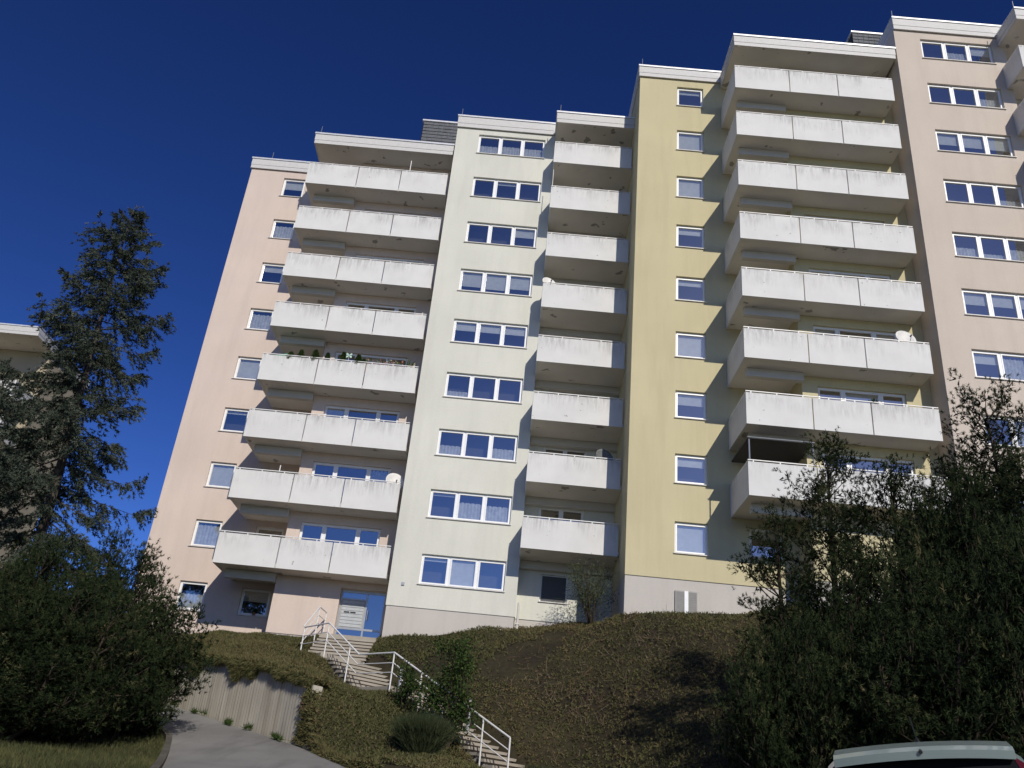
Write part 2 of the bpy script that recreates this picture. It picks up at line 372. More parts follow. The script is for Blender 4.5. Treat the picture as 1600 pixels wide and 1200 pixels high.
# planted bank
ns, nt_ = 260, 100
s_, t_ = np.meshgrid(np.linspace(0, 1, ns), np.linspace(0, 1, nt_)); bxy = bank_xy(s_.ravel(), t_.ravel())
bzv = bank_z(bxy); bzv += .09*np.sin(bxy[:, 0]*1.9+1.3*np.sin(bxy[:, 1]*.9))*np.sin(bxy[:, 1]*1.6)*(t_.ravel() > .04)
bzv -= .32*in_stairs(bxy)
V = np.column_stack([bxy, bzv])
# outer skirt so the foot of the bank closes down onto the ground
sk = V[:ns].copy(); sk[:, 2] = road_z(sk[:, 1])-.3
V = np.concatenate([sk, V]); F = grid_faces(nt_+1, ns)
o = put('bank', np_mesh('bank', V, F, SOIL, smooth=True), None, (0, 0, 0)); kind(o, 'structure')

# ------------------------------------------------------------------ facade helpers
H = 2.75
def wall_front(mb, x0, x1, z0, z1, y, holes, reveal=.16, room=.7):
    """wall facing the street with real openings, reveals (material 0) and a dim room box behind (material 1)"""
    hs = [h for h in holes if h[0] >= x0-.01 and h[1] <= x1+.01]
    X = sorted({x0, x1, *[h[0] for h in hs], *[h[1] for h in hs]}); Z = sorted({z0, z1, *[h[2] for h in hs], *[h[3] for h in hs]})
    for a, b in zip(X[:-1], X[1:]):
        for c, d in zip(Z[:-1], Z[1:]):
            mx, mz = (a+b)/2, (c+d)/2
            if any(h[0] < mx < h[1] and h[2] < mz < h[3] for h in hs): continue
            mb.quad((a, y, c), (b, y, c), (b, y, d), (a, y, d))
    for a, b, c, d in hs:
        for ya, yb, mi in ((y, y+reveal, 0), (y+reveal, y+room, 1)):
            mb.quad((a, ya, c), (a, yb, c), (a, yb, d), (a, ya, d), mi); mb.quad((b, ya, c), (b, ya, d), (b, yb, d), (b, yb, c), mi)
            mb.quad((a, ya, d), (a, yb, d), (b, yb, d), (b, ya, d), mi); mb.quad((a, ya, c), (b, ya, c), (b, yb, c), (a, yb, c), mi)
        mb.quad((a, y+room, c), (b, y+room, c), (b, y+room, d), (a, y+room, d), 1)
CACHE = {}
def cached(key, fn):
    if key not in CACHE: CACHE[key] = fn()
    return CACHE[key]
def window(parent, x0, x1, z0, z1, y, splits=(1,), sill=True, shade=None, rec=.11, door=False):
    """white sash window: frame mesh with sill, panes and blinds as children"""
    W_, H_ = round(x1-x0, 3), round(z1-z0, 3); key = ('win', W_, H_, splits)
    tot = sum(splits); cuts = [0]
    for q in splits: cuts.append(cuts[-1]+q/tot*W_)
    def fr():
        m = MB(); f = .055
        m.box(0, W_, 0, .07, H_-f, H_).box(0, W_, 0, .07, 0, f).box(0, f, 0, .07, f, H_-f).box(W_-f, W_, 0, .07, f, H_-f)
        for c in cuts[1:-1]: m.box(c-.045, c+.045, 0, .07, f, H_-f)
        for i in range(len(splits)):                       # sashes, slightly proud
            a, b = cuts[i]+(f if i == 0 else .045), cuts[i+1]-(f if i == len(splits)-1 else .045); s = .05
            m.box(a, b, -.015, .055, H_-f-s, H_-f+.004).box(a, b, -.015, .055, f-.004, f+s).box(a, a+s, -.0148, .055, f+s, H_-f-s).box(b-s, b, -.0148, .055, f+s, H_-f-s)
        return m.mesh('window_frame', FRAME)
    o = put('window', cached(key, fr), parent, (x0, y+rec, z0))
    for i in range(len(splits)):
        a, b = cuts[i]+.09, cuts[i+1]-.09
        def pn():
            m = MB(); m.quad((0, 0, 0), (b-a, 0, 0), (b-a, 0, H_-.19), (0, 0, H_-.19)); return m.mesh('pane', GLASS)
        put('pane', cached(('pane', round(b-a, 3), H_), pn), o, (x0+a, y+rec+.025, z0+.095))
        sh = shade[i] if shade and i < len(shade) else None
        if sh:
            k, frac = sh; hh = (H_-.16)*frac
            def bl():
                m = MB()
                if k in 'bc':                               # slatted or rolled blind hanging from the top
                    n = max(3, int(hh/.06)) if k == 'b' else 1
                    for j in range(n): m.box(0, b-a+.04, .0, .012, -hh+hh*j/n+(.006 if k == 'b' else 0), -hh+hh*(j+1)/n)
                else:                                       # net curtain standing from the bottom, in folds
                    n = 14
                    for j in range(n):
                        xa, xb = (b-a+.04)*j/n, (b-a+.04)*(j+1)/n; ya, yb = .03*(j % 2), .03*((j+1) % 2)
                        e = .03*hh*math.sin(j*2.1+W_*5)
                        m.quad((xa, ya, 0), (xb, yb, 0), (xb, yb, hh+e), (xa, ya, hh+e*.4))
                return m.mesh('blind' if k in 'bc' else 'curtain', BLIND if k in 'bc' else CURT)
            if k == 's':
                m = MB(); nS = int((H_-.1)/.05)
                for j in range(nS): m.box(.06, W_-.06, -.045, -.03, .05+(H_-.1)*j/nS+.004, .05+(H_-.1)*(j+1)/nS)
                m.build('shutter', DARKMET, o, (x0, y+rec, z0)); continue
            put('blind' if k in 'bc' else 'curtain', cached((k, round(b-a, 3), H_, frac), bl), o, (x0+a-.02, y+rec+.11, z0+H_-.08 if k in 'bc' else z0+.08))
    if sill:
        def sl():
            m = MB(); m.box(-.04, W_+.04, -.06-rec, .01, -.035, -.003); return m.mesh('sill', SILL)
        put('sill', cached(('sill', W_, rec), sl), o, (x0, y+rec, z0))
    return o
def balcony(parent, xl, xr, yf, zb, h, seams, yl, yr, xc, xend, side=True, beam=True, rside=False):
    """slab (mesh) > front panels, side panel, downstand beam, handrail. yl: wall behind the left part, yr: behind the right part, xc: where they change"""
    m = MB(); m.box(xl+.06, xc, yf+.09, yl, zb+.02, zb+.2); m.box(xc, xend, yf+.09, yr, zb+.02, zb+.2)
    slab = m.build('balcony', SOFFIT, parent)
    xsn = [xl, *seams, xr]
    for a, b in zip(xsn[:-1], xsn[1:]):
        g = .022; w_ = round(b-a-2*g, 3)
        def pm():
            q = MB(); q.box(0, w_, 0, .09, 0, h); return q.mesh('panel', PANEL)
        put('panel', cached(('panel', w_, h), pm), slab, (a+g, yf, zb))
    if side:
        def sm():
            q = MB(); q.box(0, .09, 0, yl-yf-.12, 0, h); return q.mesh('side_panel', PANEL)
        put('side_panel', cached(('side', round(yl-yf, 3), h), sm), slab, (xl+.022, yf+.1, zb))
    if beam:
        q = MB(); q.box(xl+.32, xc+.0, yr-.02-.25, yr-.02, zb-.33, zb+.02); q.build('beam', BEAM, slab)
    if rside:
        q = MB(); q.box(xr-.112, xr-.022, yf+.1, yl-.02, zb, zb+h); q.build('side_panel', PANEL, slab)
    hr = MB(); zt = zb+h; hr.box(xl+.02, xr-.02, yf+.015, yf+.06, zt+.06, zt+.09)
    n = max(2, int((xr-xl)/.95))
    for j in range(n+1):
        x = xl+.22+(xr-xl-.44)*j/n; hr.box(x-.022, x+.022, yf+.02, yf+.055, zt-.01, zt+.06)
    for j in range(1, 4):
        if side:
            y = yf+(yl-yf)*j/3-.15; hr.box(xl+.045, xl+.085, y-.02, y+.02, zt-.01, zt+.06)
    if side: hr.box(xl+.04, xl+.085, yf+.06, yl-.02, zt+.06, zt+.09)
    hr.build('handrail', RAIL, slab)
    return slab
def roof(parent, x0, x1, yf, yb, zb, zt, rods=()):
    """flat roof slab with two-sheet fascia and white cap"""
    m = MB(); m.box(x0+.05, x1-.05, yf+.05, yb, zb+.02, zt-.03); r = m.build('roof', SOFFIT, parent)
    d = zt-zb
    q = MB(); q.box(x0+.012, x1-.012, yf+.012, yf+.05, zb+d*.32, zt-.09); q.box(x0+.012, x0+.05, yf+.05, yb, zb+d*.32, zt-.09); q.box(x1-.05, x1-.012, yf+.05, yb, zb+d*.32, zt-.09); q.build('fascia', FASCIA, r)
    q = MB(); q.box(x0+.024, x1-.024, yf+.024, yf+.05, zb, zb+d*.32-.012); q.box(x0+.024, x0+.05, yf+.05, yb, zb, zb+d*.32-.012); q.box(x1-.05, x1-.024, yf+.05, yb, zb, zb+d*.32-.012); q.build('fascia', FASCIA, r)
    q = MB(); q.box(x0-.02, x1+.02, yf-.03, yb+.03, zt-.085, zt); q.build('cap', CAP, r)
    for x in rods:
        q = MB(); q.tube([(x, yf+.15, zt-.02), (x, yf+.15, zt+.55)], .018, 5); q.build('lightning_rod', ALU, r)
    return r
def slatebox(parent, x0, x1, y0, y1, z0, z1):
    m = MB(); m.box(x0, x1, y0, y1, z0, z1); p = m.build('penthouse', SLATE, parent)
    q = MB()
    for face in ('f', 'l'):
        n = int((z1-z0)/.25)
        for j in range(n):
            za = z0+(z1-z0)*j/n; L = (x1-x0) if face == 'f' else (y1-y0); k = int(L/.3)
            for i in range(k):
                a, b = L*i/k+.008, L*(i+1)/k-.008; t0 = .016+.01*R.random()
                if face == 'f': q.quad((x0+a, y0-.03-t0, za), (x0+b, y0-.03-t0, za), (x0+b, y0-.012, za+.27), (x0+a, y0-.012, za+.27))
                else: q.quad((x0-.03-t0, y0+b, za), (x0-.03-t0, y0+a, za), (x0-.012, y0+a, za+.27), (x0-.012, y0+b, za+.27))
    kind(q.build('slates', SLATE, p), 'stuff')
    q = MB(); q.box(x0-.08, x1+.08, y0-.1, y1, z1, z1+.1); q.build('cap', CAP, p)

def N_(): return None
def house(P):
    T = thing('apartment_house', P['label'], 'building', (P['xw0'], P['yw'], P['zpl']-1), 'stepped apartment houses')
    xl, xc, xw0, xw1, xb1 = P['xl'], P['xc'], P['xw0'], P['xw1'], P['xb1']
    y1, y2, yw, yb = P['y1'], P['y2'], P['yw'], P['yb']; back = y1+11
    zp1, zpw, zpb = P['zp1'], P['zpw'], P['zpb']        # plinth lines
    # ---- openings
    pw = [(P['pw'][0], P['pw'][1], P['pwz']+H*k, P['pwz']+H*k+1.21) for k in range(9)]
    lg = [(P['lg'][0], P['lg'][1], P['lgz']-1.13, P['lgz'])]+[(P['lg'][0], P['lg'][1], P['lgz']+H*k-2.12, P['lgz']+H*k) for k in range(1, 9)]
    bw = [(P['bw'][0], P['bw'][1], P['bwz']+H*k-2.1, P['bwz']+H*k) for k in range(1, 9)]
    ww = [(P['ww'][0], P['ww'][1], P['wwz']+H*k, P['wwz']+H*k+1.22) for k in range(9)]
    nw = [(P['nw'][0], P['nw'][1], P['nwz'], P['nwz']+1.1)]+[(P['nw'][0]-.3, P['nw'][1]+.5, P['nwz']+H*k-.9, P['nwz']+H*k+1.25) for k in range(1, 9)]
    door = P['door']
    holes1 = pw+lg; holes2 = bw+([door] if door else [])
    # ---- walls
    m = MB(); wall_front(m, xl, xc+.3, zp1, P['ztop1'], y1, holes1)
    m.quad((xl, back, zp1), (xl, y1, zp1), (xl, y1, P['ztop1']), (xl, back, P['ztop1']))
    m.quad((xc, y1, zp1), (xc, y2, zp1), (xc, y2, P['ztopA']), (xc, y1, P['ztopA']))
    if door:
        wall_front(m, xc, xw0, zp1+.06, P['ztopA'], y2, bw+[door], reveal=.3, room=2.5)
    else: wall_front(m, xc, xw0, zp1, P['ztopA'], y2, bw)
    m.quad((xl, y1, P['ztop1']), (xw0, y1, P['ztop1']), (xw0, back, P['ztop1']), (xl, back, P['ztop1']))
    m.quad((xc+.3, y1, P['ztopA']-.1), (xw0, y1, P['ztopA']-.1), (xw0, y1, P['ztop1']), (xc+.3, y1, P['ztop1']))
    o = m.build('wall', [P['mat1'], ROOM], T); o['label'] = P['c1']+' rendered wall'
    m = MB(); wall_front(m, xw0, xw1, zpw, P['ztopW'], yw, ww)
    m.quad((xw0, back, zpw-2), (xw0, yw, zpw), (xw0, yw, P['ztopW']), (xw0, back, P['ztopW'])); m.quad((xw1, yw, zpw), (xw1, back, zpw-2), (xw1, back, P['ztopW']), (xw1, yw, P['ztopW']))
    m.quad((xw0, yw, P['ztopW']), (xw1, yw, P['ztopW']), (xw1, back, P['ztopW']), (xw0, back, P['ztopW']))
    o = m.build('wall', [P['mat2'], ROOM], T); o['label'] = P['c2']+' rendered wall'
    m = MB(); wall_front(m, xw1, xb1, zpb, P['ztopB'], yb, nw)
    m.quad((xw1, yb, P['ztopB']), (xb1, yb, P['ztopB']), (xb1, back, P['ztopB']), (xw1, back, P['ztopB']))
    m.build('wall', [P['mat2'], ROOM], T)
    # ---- plinths, set back a little under the render edge
    m = MB(); m.box(xl+.012, xc+.25, y1+.035, back-.1, zp1-2.2, zp1+.05); m.build('plinth', PLINTH, T)
    if door:
        m = MB(); m.box(xc+.03, door[0], y2+.035, y1-.05, zp1-2.2, zp1+.1); m.build('plinth', PLINTH, T)
        m = MB(); m.box(door[0]-.01, xw0, y2+.01, y2+1.2, zp1-1.2, door[2]-.01); m.build('threshold', STAIR, T)
    else:
        m = MB(); m.box(xc+.03, xw0, y2+.035, y1-.05, zp1-2.2, zp1+.05); m.build('plinth', PLINTH, T)
    m = MB(); m.box(xw0+.03, xw1-.03, yw+.035, back-.1, zpw-2.6, zpw+.05); m.build('plinth', PLINTH, T)
    m = MB(); m.box(xw1, xb1, yb+.035, back-.1, zpb-2.0, zpb+.05); m.build('plinth', PLINTH, T)
    # ---- windows
    sh = P['shade']
    for k, h in enumerate(pw): window(T, *h[:4], y1, (1,), shade=sh.get(('p', k)))
    for k, h in enumerate(lg): window(T, *h[:4], y1, (1,), sill=(k == 0), shade=sh.get(('l', k)))
    for k, h in enumerate(bw): window(T, *h[:4], y2, (1, 1.45, .95), sill=False, shade=sh.get(('b', k+1)))
    for k, h in enumerate(ww): window(T, *h[:4], yw, (1, 1, 1), shade=sh.get(('w', k)))
    for k, h in enumerate(nw): window(T, *h[:4], yb, (1,) if k == 0 else (1, 1), sill=(k == 0), shade=sh.get(('n', k)))
    # ---- balconies
    for k in range(1, 9):
        balcony(T, P['A'][0], P['A'][1], P['Ay'], P['Az']+H*k, P['Ah'], P['seams'], y1, y2, xc, P['A'][1]-.02)
        if k not in P.get('noB', ()):
            balcony(T, P['B'][0], P['B'][1], P['By'], P['Bz']+H*k, 1.23, (), yb, yb, P['B'][1]-.1, xb1-.02, beam=False)
            q = MB(); z = P['Bz']+H*k; q.box(xw1+.02, xb1-.02, yb-.3, yb-.01, z-.3, z+.02); q.build('beam', BEAM, T)
    # ---- roofs
    roof(T, xl-.08, P['A'][0]+2.2, y1-.12, back+.1, P['ztop1'], P['ztop1']+.7, P['rods1'])
    roof(T, P['A'][0], xw0-.06, P['Ay']-.1, y1+1, P['ztopA'], P['ztopA']+.68, P['rodsA'])
    roof(T, xw0-.04, xw1+.02, yw-.12, back+.1, P['ztopW'], P['ztopW']+.76, P['rodsW'])
    roof(T, P['B'][0], xb1-.03, P['By']-.3, y1+1, P['ztopB'], P['ztopB']+.7, P['rodsB'])
    slatebox(T, *P['pent'])
    return T


SH1 = {('p',0):[('n',.6)],('p',1):[('n',.9)],('p',2):[('c',.95)],('p',4):[('c',.9)],('p',5):[('n',.85)],('p',6):[('b',.35)],('p',7):[('n',.8)],('p',8):[('c',.5)],
 ('w',0):[('c',.14),('c',1),None],('w',1):[('c',.0+.12),('n',.7),('n',.66)],('w',2):[('n',.45),None,('n',.5)],('w',3):[('n',.3),None,None],('w',4):[('c',.38)]*3,('w',5):[('b',.72),('b',.78),('b',.66)],
 ('w',8):[('n',.55),('n',.62),('n',.6)],('l',1):[('n',.5)],('n',0):[('s',1)],('b',3):[('c',.3),None,None]}
SH2 = {('p',0):[('c',.98)],('p',1):[('c',.35)],('p',3):[('c',.96)],('p',4):[('c',.25)],('p',6):[('c',.97)],('p',7):[('c',.85)],('p',8):[('c',.2)],
 ('w',2):[('c',.4),('n',.9),None],('w',3):[('b',.5),('b',.5),('b',.5)],('w',4):[('n',.5),('n',.3),('n',.6)],('w',5):[None,None,('n',.4)],('w',6):[('b',.55),('b',.6),('b',.62)],('w',7):[None,None,('n',.6)],('b',3):[('c',.5),None,('c',.3)]}
HOUSE1 = dict(label='peach and cream apartment house with rows of white balconies and a glazed entrance', c1='peach', c2='cream', mat1=PEACH, mat2=CREAM,
 xl=-15.82, xc=-9.42, xw0=-4.62, xw1=.45, xb1=4.33, y1=38.14, y2=36.3, yw=34.83, yb=35.65, zpl=6.0, zp1=6.04, zpw=7.31, zpb=7.42,
 pw=(-13.96, -12.77), pwz=7.01, lg=(-11.25, -10.0), lgz=8.15, bw=(-8.87, -5.48), bwz=8.0, ww=(-3.47, -.07), wwz=8.25, nw=(1.38, 2.48), nwz=8.2,
 door=(-6.72, -4.86, 6.12, 8.14), A=(-11.81, -4.77), Ay=35.11, Az=5.65, Ah=1.25, seams=(-9.27, -7.13), B=(.39, 4.22), By=33.51, Bz=6.96,
 ztop1=30.66, ztopA=30.15, ztopW=31.80, ztopB=31.26, rods1=(-14.9,), rodsA=(-11.6,), rodsW=(-4.5,), rodsB=(.55,), pent=(-7.7, -3, 42, 46, 30.5, 38.6), shade=SH1)
HOUSE2 = dict(label='yellow and pale pink apartment house with rows of wide white balconies behind the pines', c1='yellow', c2='pale pink', mat1=YELLOW, mat2=PINK,
 xl=4.26, xc=10.66, xw0=15.64, xw1=20.72, xb1=24.5, y1=31.74, y2=30.2, yw=29.04, yb=29.9, zpl=8.5, zp1=8.57, zpw=9.95, zpb=10.1,
 pw=(6.07, 7.33), pwz=9.55, lg=(8.85, 10.1), lgz=10.78, bw=(11.26, 14.66), bwz=10.70, ww=(16.83, 20.14), wwz=11.07, nw=(21.6, 22.7), nwz=11.0,
 door=None, A=(8.14, 15.30), Ay=29.10, Az=8.32, Ah=1.27, seams=(10.61, 12.78), B=(20.4, 24.4), By=27.7, Bz=9.55,
 ztop1=33.19, ztopA=32.86, ztopW=34.72, ztopB=34.2, rods1=(4.35,), rodsA=(), rodsW=(15.7,), rodsB=(20.5,), pent=(16.95, 20, 36, 41, 34.5, 42.5), shade=SH2)
for sh_, keyset in ((SH1, 'pwbl'), (SH2, 'pwbl')):
    for c_ in keyset:
        for k_ in range(9):
            if (c_, k_) in sh_: continue
            sh_[(c_, k_)] = [R.choice((None, None, None, ('n', .99), ('n', .6), ('c', .15), ('n', .35), ('c', .3), ('b', .45), None)) for _ in range(3)]
H1 = house(HOUSE1); H2 = house(HOUSE2)

# plinth hatch of the yellow house, louvred
q = MB(); q.box(6.1, 6.9, 31.70, 31.765, 7.2, 8.16); hatch = q.build('plinth_hatch', HATCH, H2)
for a in (6.13, 6.55):
    q = MB()
    for j in range(14): q.quad((a, 31.69, 7.25+j*.063), (a+.32, 31.69, 7.25+j*.063), (a+.32, 31.70-.025, 7.25+j*.063+.045), (a, 31.70-.025, 7.25+j*.063+.045))
    q.build('louvre', HATCH, hatch)
q = MB(); q.box(6.42, 6.56, 31.66, 31.70, 7.2, 8.14); q.build('mullion', FRAME, hatch)
# small wall box on the cream wall, drainpipe at its foot
q = MB(); q.box(-4.12, -4.0, 34.79, 34.83, 8.12, 8.25); q.box(-4.09, -4.03, 34.775, 34.80, 8.15, 8.2); q.build('wall_box', ALU, H1)
q = MB(); q.tube([(.56, 34.95, 6.5), (.56, 34.95, 7.9)], .045, 8); q.box(.49, .63, 34.9, 35.1, 7.05, 7.1); q.build('drainpipe', SILL, H1)

# entrance: glazed door with letterbox panel
dx0, dx1, dz0, dz1 = HOUSE1['door']; dy = HOUSE1['y2']+.26
q = MB(); f = .07
q.box(dx0, dx1, dy, dy+.08, dz1-.12, dz1).box(dx0, dx1, dy, dy+.08, dz0, dz0+.05)
for x in (dx0, dx0+1.06, dx1-f): q.box(x, x+f, dy, dy+.08, dz0+.05, dz1-.12)
q.box(dx0+f, dx0+1.06, dy, dy+.08, dz0+.42, dz0+.5).box(dx0+1.06+f, dx1-f, dy, dy+.08, dz0+.42, dz0+.5)
q.box(dx0+f, dx0+1.06, dy, dy+.08, dz1-.40, dz1-.34)
door = q.build('entrance_door', ALU, H1)
q = MB(); q.box(dx0+f, dx0+1.06, dy+.01, dy+.06, dz0+.5, dz1-.40); pnl = q.build('letterbox_panel', HATCH, door)
for j in range(8):
    z = dz0+.53+j*.132
    q = MB(); q.box(dx0+f+.05, dx0+1.01, dy-.012, dy+.012, z, z+.116); fl = q.build('letterbox_flap', LBOX, door)
for a in (.16, .42):
    q = MB(); q.box(dx0+f+a, dx0+f+a+.22, dy-.02, dy-.011, dz0+1.08, dz0+1.14); q.build('name_plate', BLACK, door)
for a, b, c, d in ((dx0+f, dx0+1.06, dz0+.05, dz0+.42), (dx0+1.06+f, dx1-f, dz0+.05, dz0+.42), (dx0+1.06+f, dx1-f, dz0+.5, dz1-.12), (dx0+f, dx0+1.06, dz1-.34, dz1-.12)):
    q = MB(); q.quad((a, dy+.03, c), (b, dy+.03, c), (b, dy+.03, d), (a, dy+.03, d)); q.build('pane', GLASS, door)
q = MB(); q.tube([(dx0+1.2, dy-.07, dz0+.85), (dx0+1.2, dy-.07, dz0+1.25)], .015, 6).tube([(dx0+1.2, dy, dz0+.88), (dx0+1.2, dy-.07, dz0+.88)], .01, 5).tube([(dx0+1.2, dy, dz0+1.22), (dx0+1.2, dy-.07, dz0+1.22)], .01, 5); q.build('handle', ALU, door)

# ------------------------------------------------------------------ far house on the left
T = thing('distant_apartment_house', 'distant beige apartment house with white balconies behind the tall spruce', 'building', (-37, 53, 4))
m = MB()
bgh = [(-41.5+0, -40.3, 4.5+2.75*k, 5.7+2.75*k) for k in range(7)]+[(-37.6, -34.4, 3.6+2.75*k, 5.8+2.75*k) for k in range(7)]
wall_front(m, -52, -31.4, 2, 25.3, 52.4, bgh)
m.quad((-31.4, 52.4, 2), (-31.4, 57.5, 2), (-31.4, 57.5, 25.3), (-31.4, 52.4, 25.3)); m.quad((-52, 57.5, 2), (-52, 52.4, 2), (-52, 52.4, 25.3), (-52, 57.5, 25.3)); m.quad((-31.4, 57.5, 2), (-52, 57.5, 2), (-52, 57.5, 25.3), (-31.4, 57.5, 25.3))
m.build('wall', [BEIGE, ROOM], T)
for h in bgh: window(T, *h, 52.4, (1,) if h[1]-h[0] < 2 else (1, 1.5, 1), sill=False)
for k in range(1, 8): balcony(T, -38.2, -31.5, 50, 2.25+2.58*k+.6, 1.2, (-36, -33.8), 52.4, 52.4, -36, -31.5, beam=False, rside=True)
roof(T, -52.2, -31.2, 49.9, 57.8, 25.3, 25.95, ())

# ------------------------------------------------------------------ steps, railing
A1, A2 = (-7.0, 35.5), (-4.86, 35.5)
ST = thing('stairs', 'concrete outdoor steps climbing the planted bank to the entrance door', 'stairs', (-3, 30, 2.5))
def step(c, dirv, width, depth, z, thick=.075):
    d = np.array([*dirv, 0.]); d /= np.linalg.norm(d); p = np.array([-d[1], d[0], 0])
    m = MB(); c = np.array([*c, z-thick/2]); m.obox(c, p*width/2, d*(depth/2+.03), (0, 0, thick/2))
    m.obox(c-np.array([0, 0, .135])-d*.045, p*(width/2-.07), d*(depth/2-.01), (0, 0, .105)); return m.build('step', STAIR, ST)
# platform and upper flight, straight down from the door
m = MB(); m.box(-7.02, -4.66, 35.35, 36.6, 5.4, 6.11); m.build('landing', STAIR, ST)
for j in range(8):
    step(((-7.0-4.82)/2, 35.35-.3*(j+.5)), (0, -1), 2.2, .3, 6.11-.162*(j+1))
m = MB(); m.prism([(-7.1, 33.0), (-6.15, 31.55), (-4.9, 32.62), (-4.82, 33.0)], 4.3, zl1); m.build('landing', STAIR, ST)
def flight(a, b, za, zb_, extra=0, WD=WD):
    d, p = perp(a, b); L = np.linalg.norm((b-a)[:2]); n = max(1, round((za-zb_)/.155)); dep = L/n
    for j in range(n+extra):
        c = a[:2]+d*dep*(j+.5)+p*(WD/2+.08); step(c, d, WD, dep, za-(za-zb_)/n*(j+1))
flight(R1, R2, zl1, zl2, WD=2.25)
d, p = perp(R2, R3); q4 = [R2[:2]+p*.05, R3[:2]+p*.05, R3[:2]+p*(WD+.1), R2[:2]+p*(WD+.6)]
m = MB(); m.prism([tuple(x) for x in q4], 3.1, zl2); m.build('landing', STAIR, ST)
flight(R3, R4, zl2, 1.12, extra=5)
RL = thing('handrail', 'white tubular steel handrail with three bars along the outdoor steps', 'railing', (R2[0], R2[1], 3.5))
ext = R4+(R4-R3)/np.linalg.norm((R4-R3)[:2])*1.6
line = [R0, R1, R2, R3, R4]
for dz, r in ((0, .026), (-.31, .016), (-.60, .016)):
    for a, b in zip(line[:-1], line[1:]):
        m = MB(); m.tube([a+(0, 0, dz), b+(0, 0, dz)], r, 8); m.build('rail', RAIL, RL)
post_at = [R0, R1, R1+(R2-R1)*.72, R3, R3+(R4-R3)*.27, R3+(R4-R3)*.55, R3+(R4-R3)*.8, R4]
for p_ in post_at:
    zb_ = bz(p_[0], p_[1])-.25
    m = MB(); m.tube([(p_[0], p_[1], zb_), (p_[0], p_[1], p_[2])], .024, 8); m.build('post', RAIL, RL)
# short second rail beside the platform
RL2 = thing('short_handrail', 'short white handrail at the top landing beside the entrance door', 'railing', (-7.0, 34.6, 6))
T0, T1, T2 = np.array((-7.05, 35.9, 7.0)), np.array((-7.15, 34.9, 7.0)), np.array((-7.22, 33.0, 5.86))
for dz in (0, -.31, -.6):
    for a, b in ((T0, T1), (T1, T2)):
        m = MB(); m.tube([a+(0, 0, dz), b+(0, 0, dz)], .026 if dz == 0 else .016, 8); m.build('rail', RAIL, RL2)
for p_ in (T0, T1):
    m = MB(); m.tube([(p_[0], p_[1], bz(p_[0], p_[1])-.2), tuple(p_)], .024, 8); m.build('post', RAIL, RL2)

# bollard lights beside the steps
def bollard(x, y, label):
    z = bz(x, y); T = thing('bollard_light', label, 'lamp', (x, y, z), 'bollard lights beside the steps')
    m = MB(); m.tube([(x, y, z-.15), (x, y, z+.62)], .06, 12); m.build('post', ALU, T, smooth=False)
    m = MB(); m.tube([(x, y, z+.62), (x, y, z+.76)], .055, 12); m.build('lamp_glass', DISH, T)
    m = MB(); m.tube([(x, y, z+.76), (x, y, z+.8)], .075, 12); m.build('cap', DARKMET, T)
b1, b2 = at(626, 1060, 30.2), at(731, 1134, 27.6)
bollard(b1[0], 30.2, 'small grey bollard light beside the middle landing of the steps')
bollard(b2[0], 27.6, 'small grey bollard light beside the lower flight, behind the leafy young tree')

# ------------------------------------------------------------------ retaining wall, kerbs
RWT = thing('retaining_wall', 'stained board-marked concrete retaining wall beside the driveway', 'wall', (-8.9, 30, 1.5))
def rw_seg(a, b, za, zb_, th=.3):
    a, b = np.array(a), np.array(b); d = (b-a)/np.linalg.norm(b-a); nrm = np.array([d[1], -d[0]]); nrm = -nrm if nrm[0] > 0 else nrm
    L = np.linalg.norm(b-a); n = max(1, int(L/.13)); m = MB(); ra, rb = road_z(a[1])-.3, road_z(b[1])-.3
    f0 = [tuple(a), tuple(b)]
    N = [0]*4
    p = [(a, ra), (b, rb), (b, zb_), (a, za)]
    back_ = [(-nrm*th+x, z) for x, z in p]
    fr = [(*x, z) for x, z in p]; bk = [(*x, z) for x, z in back_]
    m.quad(fr[0], fr[1], fr[2], fr[3]); m.quad(bk[1], bk[0], bk[3], bk[2]); m.quad(fr[3], fr[2], bk[2], bk[3]); m.quad(fr[1], bk[1], bk[2], fr[2]); m.quad(bk[0], fr[0], fr[3], bk[3])
    for j in range(n):                                     # board marks: boards alternately proud
        s0, s1 = j/n, (j+1)/n-.012/L*1.0; off = nrm*(.003+.004*R.random())
        q = []
        for s, top in ((s0, 0), (s1, 0), (s1, 1), (s0, 1)):
            x = a+(b-a)*s+off; z = (za+(zb_-za)*s-.01) if top else (ra+(rb-ra)*s); q.append((*x, z))
        m.quad(*q)
    m.build('wall_section', RETWALL, RWT)
for i in range(4): rw_seg(WALL_LINE[i], WALL_LINE[i+1], WALL_TOP[i]-(.10 if i == 0 else .02), WALL_TOP[i+1]-.02)


def kerb(name, C, t0, t1, n, label, hgt=.10, wid=.14, zoff=.0):
    t = np.linspace(t0, t1, n+1); P = smooth_curve(C, t); K = thing(name, label, 'kerb', (*P[n//2], float(road_z(P[n//2][1]))))
    for i in range(n):
        a, b = P[i], P[i+1]; d = (b-a)/np.linalg.norm(b-a); pn = np.array([-d[1], d[0]]); a = a+d*.006; b = b-d*.006
        za, zb_ = float(road_z(a[1])), float(road_z(b[1])); m = MB(); base = []
        for e in (-.25, hgt+R.uniform(-.008, .008)):
            for q, z in ((a-pn*wid/2, za), (b-pn*wid/2, zb_), (b+pn*wid/2, zb_), (a+pn*wid/2, za)): m.v.append((*q, z+e))
        for f in ((0,3,2,1),(4,5,6,7),(0,1,5,4),(1,2,6,5),(2,3,7,6),(3,0,4,7)): m.f.append(f); m.mi.append(0)
        m.build('kerb_stone', KERB, K)
kerb('kerb', FOOT, .46, .78, 14, 'dark concrete kerb along the foot of the planted bank')
